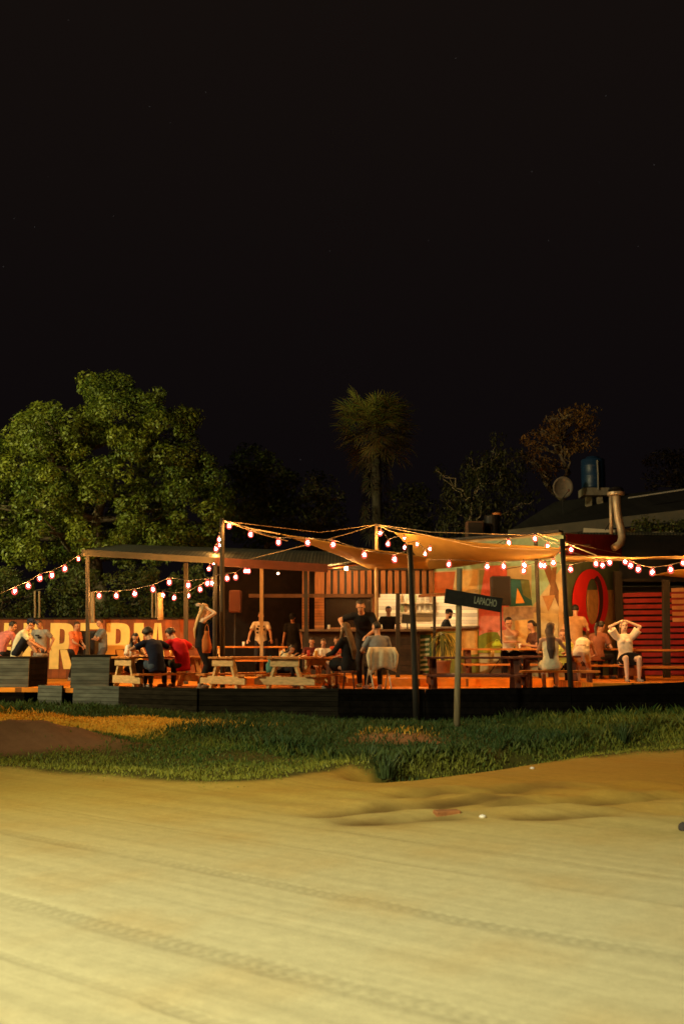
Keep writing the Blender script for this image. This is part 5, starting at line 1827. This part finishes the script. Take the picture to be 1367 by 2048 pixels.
# table 1
x, y = at(E1, U1, V1, .62, -1); yw = table_yaw(V1, -1)
person("girl in a white t-shirt with long dark hair at the table beside the grey box", x, y, D, yw,
       sit(hip=.45, lean=12, hands=((-.16, .36, .73), (.14, .36, .73)), head=(-28, 28, 0)),
       dict(f=1, shirt=("white", (.70, .66, .58)), bottom=('trousers', ('dark', (.02, .02, .025))), hair=('long', BLK), sidehair=1), .98)
x, y = at(E1, U1, V1, .42, 1, .66); yw = table_yaw(V1, 1)
person("broad man in a navy shirt seen from behind at the table", x, y, D, yw - 4,
       sit(hip=.46, lean=36, hands=((-.24, .42, .74), (.26, .36, .76)), head=(10, 32, 0), elbow=((-1, -.1, -.3), (1, -.1, -.3))),
       dict(shirt=("navy", (.020, .025, .045)), hem=.14, bottom=('trousers', ('denim', (.05, .07, .11))), hair=('short', BLK), big=1.32), 1.12)
x, y = at(E1, U1, V1, 1.12, 1, .66)
person("man in a bright red shirt seen from behind, leaning over the table", x, y, D, yw + 4,
       sit(hip=.46, lean=36, hands=((-.26, .42, .74), (.24, .36, .76)), head=(16, 42, 0), elbow=((-1, -.1, -.3), (1, -.1, -.3))),
       dict(shirt=("red", (.58, .012, .022)), hem=.13, bottom=('trousers', ('olive', (.035, .032, .02))), hair=('short', BLK), big=1.15), 1.14)
person("woman in black lifting her long fair hair with both raised arms", XA(401, 22.6), 22.6, D, -70,
       dict(hip=.92, lean=2, hands=((-.06, .02, 1.70), (.06, .08, 1.68)), elbow=((-.3, 1, .35), (.3, 1, .45)), head=(0, 10, 0), curl=(1, 1), hdir=((.4, -.6, .3), (-.4, -.6, .3)),
            palm=((0, -1, 0), (0, -1, 0))),
       dict(f=1, shirt=("black", (.012, .012, .014)), strap=1, neck=False, bottom=('trousers', ('black', (.010, .010, .012))), hair=('long', (.40, .25, .10)), skin=("fair", (.70, .50, .38))), 1.07)
# behind the terrace table
person("man in a black and white patterned shirt propping both hands on the table", XA(521, 28.55), 28.55, T, 180,
       dict(hip=.92, lean=16, hands=((-.36, .45, .82), (.36, .45, .82)), head=(20, 8, 0), elbow=((-1, -.2, 0), (1, -.2, 0)), hdir=((-.2, .6, -.5), (.2, .6, -.5))),
       dict(shirt=("patterned", (.60, .56, .50)), print=[(-.13, -.06, -.05, .01), (-.03, .03, -.12, -.07), (.05, .12, -.03, .03), (-.11, -.04, .05, .09), (.02, .08, .06, .10), (.06, .12, -.14, -.09)], printcol=(.03, .028, .03), hair=('short', BRN)), 1.0)
person("man in a black t-shirt looking down, arms hanging, beside the brick pier", XA(585, 28.4), 28.4, T, 176,
       dict(hip=.91, lean=8, hands=((-.30, .10, .74), (.30, .10, .74)), head=(0, 28, 0)),
       dict(shirt=("black", (.012, .012, .014)), print=[(-.03, .04, .03, .04)], printcol=(.5, .1, .08), hair=('short', BLK), cap=("blackcap", (.01, .01, .012))), .97)
# waiter and table 3
person("waiter in a black t-shirt leaning in to serve the seated group", XA(729, 22.9), 22.9, D, 168,
       dict(hip=.95, pelvis=12, lean=32, hands=((-.16, .52, .98), (.34, .34, 1.12)), head=(6, 26, 0), curl=(.7, .9), elbow=((-1, -.3, -.5), (1, -.3, -.3))),
       dict(shirt=("black", (.012, .012, .014)), print=[(-.10, .06, -.12, -.06)], printcol=(.45, .22, .10), hair=('short', BLK), big=1.08), 1.2)
x, y = at(E3, U3, V3, 1.30, 1, .60); yw = table_yaw(V3, 1)
person("woman with very long streaked brown hair in black, seen from behind", XA(697, 21.7), 21.7, D, 48,
       sit(hip=.47, lean=6, hands=((-.22, .40, .66), (.20, .40, .66)), head=(12, 8, 0)),
       dict(f=1, shirt=("black", (.012, .012, .014)), sleeve='long', bottom=('skirt', ('black', (.010, .010, .012))), hair=('long', (.12, .065, .025)), sidehair=1), 1.1)
person("man in a grey t-shirt on the folding chair with a jacket over its back", XA(757, 21.55), 21.55, D, 14,
       sit(hip=.55, lean=10, hands=((-.24, .40, .78), (.22, .36, .70)), head=(38, 8, 0), feet=((-.13, .44, .085), (.14, .40, .085))),
       dict(shirt=("slate", (.22, .23, .25)), bottom=('trousers', ('dark', (.02, .02, .025))), hair=('short', BLK), shoe=('pinkshoe', (.5, .3, .25))), 1.05)
x, y = at(E3, U3, V3, 1.15, -1, .62); yw = table_yaw(V3, -1)
person("child with dark hair stretching one cream sleeve across the table", x, y, D, yw,
       sit(hip=.52, lean=34, hands=((-.30, .50, .96), (.20, .50, .96)), head=(-20, 30, 0), feet=((-.11, .40, .15), (.11, .40, .15))),
       dict(shirt=("cream", (.58, .55, .40)), sleeve='long', bottom=('trousers', ('dark', (.02, .02, .025))), hair=('mid', BLK)), .76)
q = E3 + U3 * 2.35
person("small child in a white top at the end of the table, facing the street", q.x - .12, q.y, D, 186,
       sit(hip=.62, lean=10, hands=((-.16, .36, .95), (.16, .36, .95)), head=(4, 12, 0), feet=((-.11, .38, .2), (.11, .38, .2))),
       dict(shirt=("white", (.70, .66, .58)), bottom=('shorts', ('dark', (.02, .02, .025))), hair=('short', BRN)), .76)
person("child in a red-orange top leaning beside the child in white", q.x + .24, q.y + .1, D, 160,
       sit(hip=.62, lean=14, hands=((-.18, .38, .95), (.14, .38, .95)), head=(10, 16, 0), feet=((-.11, .38, .2), (.11, .38, .2))),
       dict(shirt=("redorange", (.55, .10, .05)), bottom=('shorts', ('dark', (.02, .02, .025))), hair=('short', BRN)), .80)
person("child in a dark top with an orange face between the cups and the post", q.x - .40, q.y + .35, D, 190,
       sit(hip=.62, lean=10, hands=((-.16, .36, .95), (.16, .36, .95)), head=(-10, 16, 0), feet=((-.11, .38, .2), (.11, .38, .2))),
       dict(shirt=("wine", (.10, .02, .02)), bottom=('shorts', ('dark', (.02, .02, .025))), hair=('short', BLK)), .78)
# bar staff
person("bartender in a black t-shirt with a pale print behind the counter", XA(777, 27.75), 27.75, B, 178,
       dict(hip=.92, lean=10, hands=((-.26, .30, 1.12), (.26, .30, 1.12)), head=(0, 20, 0)),
       dict(shirt=("black", (.012, .012, .014)), print=[(-.11, .11, -.13, -.03), (-.08, .08, -.20, -.14)], printcol=(.72, .62, .48), hair=('short', BLK)), 1.0)
person("bearded man with a black cap in profile at the lit hatch", XA(889, 27.5), 27.5, B - .10, -88,
       dict(hip=.92, lean=10, hands=((-.10, .36, 1.10), (.08, .38, 1.14)), head=(0, 14, 0), curl=(.9, .9)),
       dict(shirt=("black", (.012, .012, .014)), hair=('short', BLK), cap=("blackcap", (.01, .01, .012)), beard=1), 1.0)
# under the mural
person("man in a pale vest resting his chin on his hand", XA(1018, 25.55), 25.62, T, 176,
       sit(hip=.50, lean=22, hands=((.04, .30, 1.06), (-.12, .40, .76)), head=(14, 10, 6), elbow=((-1, .3, -.8), (1, .3, -.8)), curl=(1.1, .7), hdir=((.1, .1, 1), (-1, .2, 0))),
       dict(shirt=("vest", (.66, .56, .44)), strap=1, bottom=('trousers', ('dark', (.02, .02, .025))), hair=('short', BLK), big=1.06), 1.14)
person("woman in a brown top with a dark ponytail, in profile", XA(1076, 25.0), 25.15, T, 108,
       sit(hip=.50, lean=12, hands=((-.14, .36, .74), (.16, .36, .74)), head=(0, 8, 0)),
       dict(f=1, shirt=("brown", (.12, .055, .04)), bottom=('trousers', ('dark', (.02, .02, .025))), hair=('pony', BLK), big=1.08), 1.05)
person("woman in a cream strapless dress with long dark hair, seen from behind", XA(1101, 21.05), 21.02, D, -8,
       sit(hip=.50, lean=8, hands=((-.16, .44, .74), (.30, .36, .74)), head=(-40, 14, 0), feet=((-.12, .30, .085), (.12, .34, .085))),
       dict(f=1, shirt=("creamdress", (.60, .55, .38)), strap=1, neck=False, bottom=('skirt', ('creamdress', (.60, .55, .38))), hair=('long', (.045, .02, .012))), 1.07)
person("woman in a yellow-green top facing the street behind the leaning post", XA(1128, 22.75), 22.75, D, 158,
       sit(hip=.48, lean=10, hands=((-.18, .40, .74), (.16, .38, .74)), head=(10, 12, 0)),
       dict(f=1, shirt=("lime", (.42, .44, .10)), bottom=('trousers', ('dark', (.02, .02, .025))), hair=('pony', (.14, .06, .025))), 1.0)
person("tall man in a tan t-shirt standing with his back turned before the red letter", XA(1153, 24.6), 24.6, T, -14,
       dict(hip=.93, lean=5, hands=((-.22, .22, 1.02), (.24, .22, 1.02)), head=(-10, 14, 0)),
       dict(shirt=("tan", (.40, .25, .13)), hem=.16, bottom=('trousers', ('dark', (.02, .02, .025))), hair=('short', BLK), big=1.08), 1.0)
person("woman in white shorts bending forward over the table end", XA(1163, 21.75), 21.75, D, -22,
       dict(hip=.83, lean=70, pelvis=16, hands=((-.18, .66, .72), (.16, .66, .72)), head=(0, 40, 0), feet=((-.10, .02, .085), (.10, .08, .085))),
       dict(f=1, shirt=("whitetop", (.66, .60, .50)), strap=1, neck=False, hem=-.12, bottom=('shorts', ('whitedenim', (.62, .56, .46))), slen=.5, hair=('short', (.06, .025, .012)), shoe=('sandal', (.2, .12, .08))), .97)
person("woman with a dark ponytail in a brownish top turned to the small table", XA(1194, 23.0), 23.0, T, -40,
       sit(hip=.50, lean=22, hands=((-.14, .36, .74), (.16, .36, .74)), head=(-20, 20, 0)),
       dict(f=1, shirt=("rosetop", (.20, .08, .05)), bottom=('trousers', ('dark', (.02, .02, .025))), hair=('pony', BLK), big=1.06), 1.02)
person("woman in a white blouse stretching with both hands behind her head", XA(1252, 21.72), 21.72, T - .02, 182,
       sit(hip=.45, lean=-10, hands=((-.10, -.02, 1.25), (.10, -.02, 1.25)), elbow=((-1, .25, .55), (1, .25, .55)), head=(0, -6, 0), curl=(.8, .8), hdir=((1, -.2, .1), (-1, -.2, .1)), palm=((0, 1, 0), (0, 1, 0)), feet=((-.14, .36, .085), (.12, .40, .085))),
       dict(f=1, shirt=("blouse", (.72, .64, .52)), sleeve='loose', bottom=('skirt', ('blackskirt', (.012, .010, .012))), hair=('mid', (.10, .035, .018)), skin=("fair", (.62, .42, .30))), 1.03)

# ------------------------------------------------------------------ small things
def glass(x, y, z, label, c="amber", h=.13, cat="glass", name="drinking_glass"):
    cols = {"amber": (.5, .25, .05), "clear": (.5, .48, .42), "red": (.45, .05, .04), "white": (.75, .72, .66), "green": (.1, .3, .05), "dark": (.03, .02, .02)}
    o = MB().lathe([(.028, 0), (.032, .004), (.038, h), (.034, h), (.029, .01), (.0, .01)], n=12).build(name, mat("glass_" + c, cols[c], .2, .1), smooth=True)
    o.location = (x, y, z); tag(o, label, cat, "drinks on the tables"); return o


def on(E, U, Vv, t, s, z=.70): q = E + U * t + Vv * s; return q.x, q.y, D + z


glass(*on(E1, U1, V1, .25, -.1), "pale cup on the corner of the table in front of the girl in white", "clear", .15, "cup", "cup")
glass(*on(E1, U1, V1, 1.2, .1), "amber glass on the table by the man in the red shirt", "amber")
glass(*on(E3, U3, V3, 1.75, .08), "white paper cup on the table in front of the children", "white", .15, "cup", "cup")
glass(*on(E3, U3, V3, 1.5, -.12), "red cup on the table beside the cream sleeve", "red", .14, "cup", "cup")
glass(*on(E3, U3, V3, 1.3, .15), "amber glass near the middle of the children's table", "amber")
glass(*on(E2, U2, V2, 1.75, .1), "small clear glass on the empty bare table", "clear")
glass(XA(487, t4y), t4y - .1, T + .76, "pale round glass on the table edge next to the patterned shirt", "white", .12)
glass(XA(553, t4y), t4y - .1, T + .76, "dark glass between the two men at the terrace table", "dark", .2)
glass(XA(985, 21.75), 21.75, D + .70, "amber glass on the dark table behind the street sign", "amber")
glass(XA(655, 25), 26.95, cz + .058, "clear tumbler on the dark window end of the bar counter", "clear", .12)
glass(XA(1040, 25), 25.0, T + .70, "white cup on the table by the man resting his chin", "white", .12, "cup", "cup")
glass(XA(1212, 23.6), 23.55, T + .70, "dark bottle-shaped glass on the small table under the letter O", "dark", .2)

# till screen on the counter
q = V((XA(815, 26.95), 26.95, cz + .06))
o = thing("till_screen", q, "dark tilted till screen on a stand on the bar counter", "screen")
MB().box(q + V((0, 0, .27)), (.30, .03, .24), Matrix.Rotation(R(-12), 3, 'X') @ Matrix.Rotation(R(6), 3, 'Y')).build("screen", black_m, o, bevel=.008)
MB().tube([q + V((0, .02, 0)), q + V((0, .03, .2))], .018, 8).build("stand", black_m, o)
MB().box(q + V((0, .02, .006)), (.18, .16, .012)).build("base", black_m, o)

# teal bag, green bag, orange bag
def bag(c, r, label, m, name="bag"):
    o = thing(name, c, label, "bag")
    c = V(c)
    MB().loft([(c + V((0, 0, -r[2])), V((r[0] * .8, 0, 0)), V((0, r[1] * .7, 0))), (c + V((.01, 0, -r[2] * .5)), V((r[0], 0, 0)), V((0, r[1], 0))),
               (c + V((-.01, 0, r[2] * .2)), V((r[0] * .85, 0, 0)), V((0, r[1] * .8, 0))), (c + V((0, 0, r[2] * .75)), V((r[0] * .45, 0, 0)), V((0, r[1] * .45, 0))), (c + V((0, 0, r[2])), V((r[0] * .5, 0, 0)), V((0, r[1] * .5, 0)))], 14).build("bag_body", m, o, smooth=True)
    for s in (-1, 1):
        MB().tube([c + V((s * r[0] * .4, 0, r[2] * .9)), c + V((s * r[0] * .3, 0, r[2] * 1.4)), c + V((0, 0, r[2] * 1.6))], .008, 6).build("strap", m, o)


q = E3 + U3 * .25 - V3 * .46
bag((q.x, q.y, D + .50), (.10, .07, .14), "teal cloth bag hanging off the edge of the children's table", cloth("teal", (.10, .26, .24)))
bag((XA(992, 24.8), 24.6, T + .80), (.13, .10, .07), "lime-green bag lying on the table below the mural", cloth("limebag", (.30, .42, .04)))
bag((XA(412, 22.2), 22.2, D + 1.02), (.11, .09, .24), "orange cloth bag hanging from the shoulder of the woman lifting her hair", cloth("orangebag", (.52, .15, .04)))

# stool under the long-haired woman
sx0_, sy0_ = XA(697, 21.7), 21.7
stl = thing("stool", (sx0_, sy0_, D), "dark wooden stool under the woman with very long streaked hair", "stool")
MB().lathe([(.17, 0), (.18, .01), (.18, .035), (.17, .045)], (sx0_, sy0_, D + .36), 18).build("seat", wood_red, stl)
for k in range(4):
    an = .785 + 1.571 * k
    MB().tube([(sx0_ + .12 * math.cos(an), sy0_ + .12 * math.sin(an), D + .36), (sx0_ + .17 * math.cos(an), sy0_ + .17 * math.sin(an), D)], .018, 8).build("leg", wood_red, stl)

# folding chair with a jacket
cx_, cy_ = XA(757, 21.5), 21.5
ch = thing("folding_chair", (cx_, cy_, D), "folding metal chair with pale legs under the seated man", "chair", None, R(14), True)
MB().box((0, .02, .44), (.42, .40, .03)).build("seat", black_m, ch, bevel=.01)
MB().box((0, -.215, .72), (.42, .02, .26), Matrix.Rotation(R(8), 3, 'X')).build("backrest", black_m, ch, bevel=.008)
pale = mat("pale_metal", (.50, .50, .42), .4, .1, 6, metal=.3)
for s in (-1, 1):
    MB().tube([(s * .215, .26, 0), (s * .215, .05, .42), (s * .215, -.20, .60), (s * .215, -.235, .86)], .015, 8).build("leg", pale, ch, smooth=True)
    MB().tube([(s * .195, -.30, 0), (s * .195, -.12, .30), (s * .195, .10, .44)], .015, 8).build("leg", pale, ch, smooth=True)
MB().tube([(-.215, -.235, .86), (.215, -.235, .86)], .014, 8).build("back_rail", pale, ch)
# the jacket hangs over the backrest
jk = thing("jacket", (cx_, cy_, D + .9), "cream jacket draped over the back of the folding chair", "jacket", None, R(14), True)
vs, fs = [], []
prof = [(-.16, .72), (-.175, .84), (-.215, .905), (-.262, .88), (-.285, .76), (-.295, .62), (-.285, .48), (-.275, .38)]
nn_ = 16
for j, (yy, zz) in enumerate(prof):
    t = j / (len(prof) - 1)
    for i in range(nn_ + 1):
        u = i / nn_ * 2 - 1
        wdt = .27 + .05 * t
        hem = (.10 * (1 - abs(u)) ** 1.0 - .07 * (u < -.3) * abs(u)) * (t ** 3) if j > 4 else 0
        vs.append((u * wdt + .012 * math.sin(7 * t + 5 * u), yy - .022 * math.sin(9 * u + 2 * t) * t - .05 * t * (1 - u * u), zz + hem - .9))
for j in range(len(prof) - 1):
    for i in range(nn_):
        k = j * (nn_ + 1) + i
        fs.append((k, k + 1, k + nn_ + 2, k + nn_ + 1))
jo = MB().add(vs, fs).build("jacket_body", cloth("jacket", (.60, .52, .36)), jk, smooth=True)
sd = jo.modifiers.new("solid", 'SOLIDIFY'); sd.thickness = .02
for s in (-1, 1):
    MB().tube([(s * .24, -.25, -.02), (s * .30, -.29, -.16), (s * .285, -.29, -.32), (s * .26, -.28, -.46)], [.05, .055, .05, .04], 10).build("sleeve", cloth("jacket", (.60, .52, .36)), jk, smooth=True)

# ------------------------------------------------------------------ lamps
SOD = (.95, .87, .53)
lamp("street_lamp_light", 'SPOT', (-8.5, -3, 10), (-.7, 7.2, 0), 19500, SOD, .25, 58, 1.0)
lamp("side_street_lamp_light", 'SPOT', (-17, 14.5, 9.5), (-8, 33, 6), 12000, (1.0, .84, .40), .22, 135, .9)
lamp("tree_fill_light", 'SPOT', (-22, 23, 9), (-9.5, 35.5, 7.8), 27000, (.96, .90, .32), .25, 48, .8)  # added spot, aimed only at the broad tree to brighten its crown


def lit_lamp(name, loc, r, col, stren, label, cat="lamp"):
    o = thing(name, loc, label, cat)
    c = V(loc)
    MB().ell(c, (r, r, r * 1.1), n=14, m=9).build("bulb", mat(name + "_glow", (1, .9, .7), .5, 0, emit=col, estr=stren), o, smooth=True)
    MB().tube([c + V((0, 0, r)), c + V((0, 0, r + .10))], .03, 8).build("fitting", black_m, o)
    return o


lit_lamp("porch_lamp", P(692, 1137, 25.9), .045, (1, .5, .16), 1200, "round lamp under the roof above the slatted bar front")
lit_lamp("dim_ceiling_lamp", P(556, 1147, 28.6), .03, (1, .55, .3), 22, "tiny dim lamp under the terrace roof over the dark recess")
# tube lamps in the serving room
for i, (a, yy, lb) in enumerate(((815, 28.3, "tube lamp on the serving room ceiling over the bottles"), (920, 28.3, "tube lamp on the serving room ceiling by the bearded man"))):
    xx = XA(a, yy, 3)
    o = thing("tube_lamp", (xx, yy, z1 - .02), lb, "lamp", "tube lamps in the serving room")
    MB().tube([(xx - .5, yy, z1 - .05), (xx + .5, yy, z1 - .05)], .022, 10).build("tube", mat("tube_glow", (1, .9, .75), .5, 0, emit=(1, .62, .28), estr=170), o, smooth=True)
    MB().box((xx, yy, z1 - .012), (1.06, .07, .03)).build("housing", tile_m, o)

# ------------------------------------------------------------------ render settings
S.view_settings.view_transform = 'Standard'
S.view_settings.look = 'None'
S.view_settings.exposure = 0
S.view_settings.gamma = 1
S.render.film_transparent = False
c = S.cycles
c.use_denoising = True
try:
    c.denoiser = 'OPENIMAGEDENOISE'
except Exception:
    pass
c.max_bounces = 6; c.diffuse_bounces = 3; c.transparent_max_bounces = 16
c.sample_clamp_indirect = 4.0
c.use_light_tree = True
c.caustics_reflective = False; c.caustics_refractive = False
c.filter_width = 1.6
for o in list(S.objects):
    if '_o' in o: del o['_o']
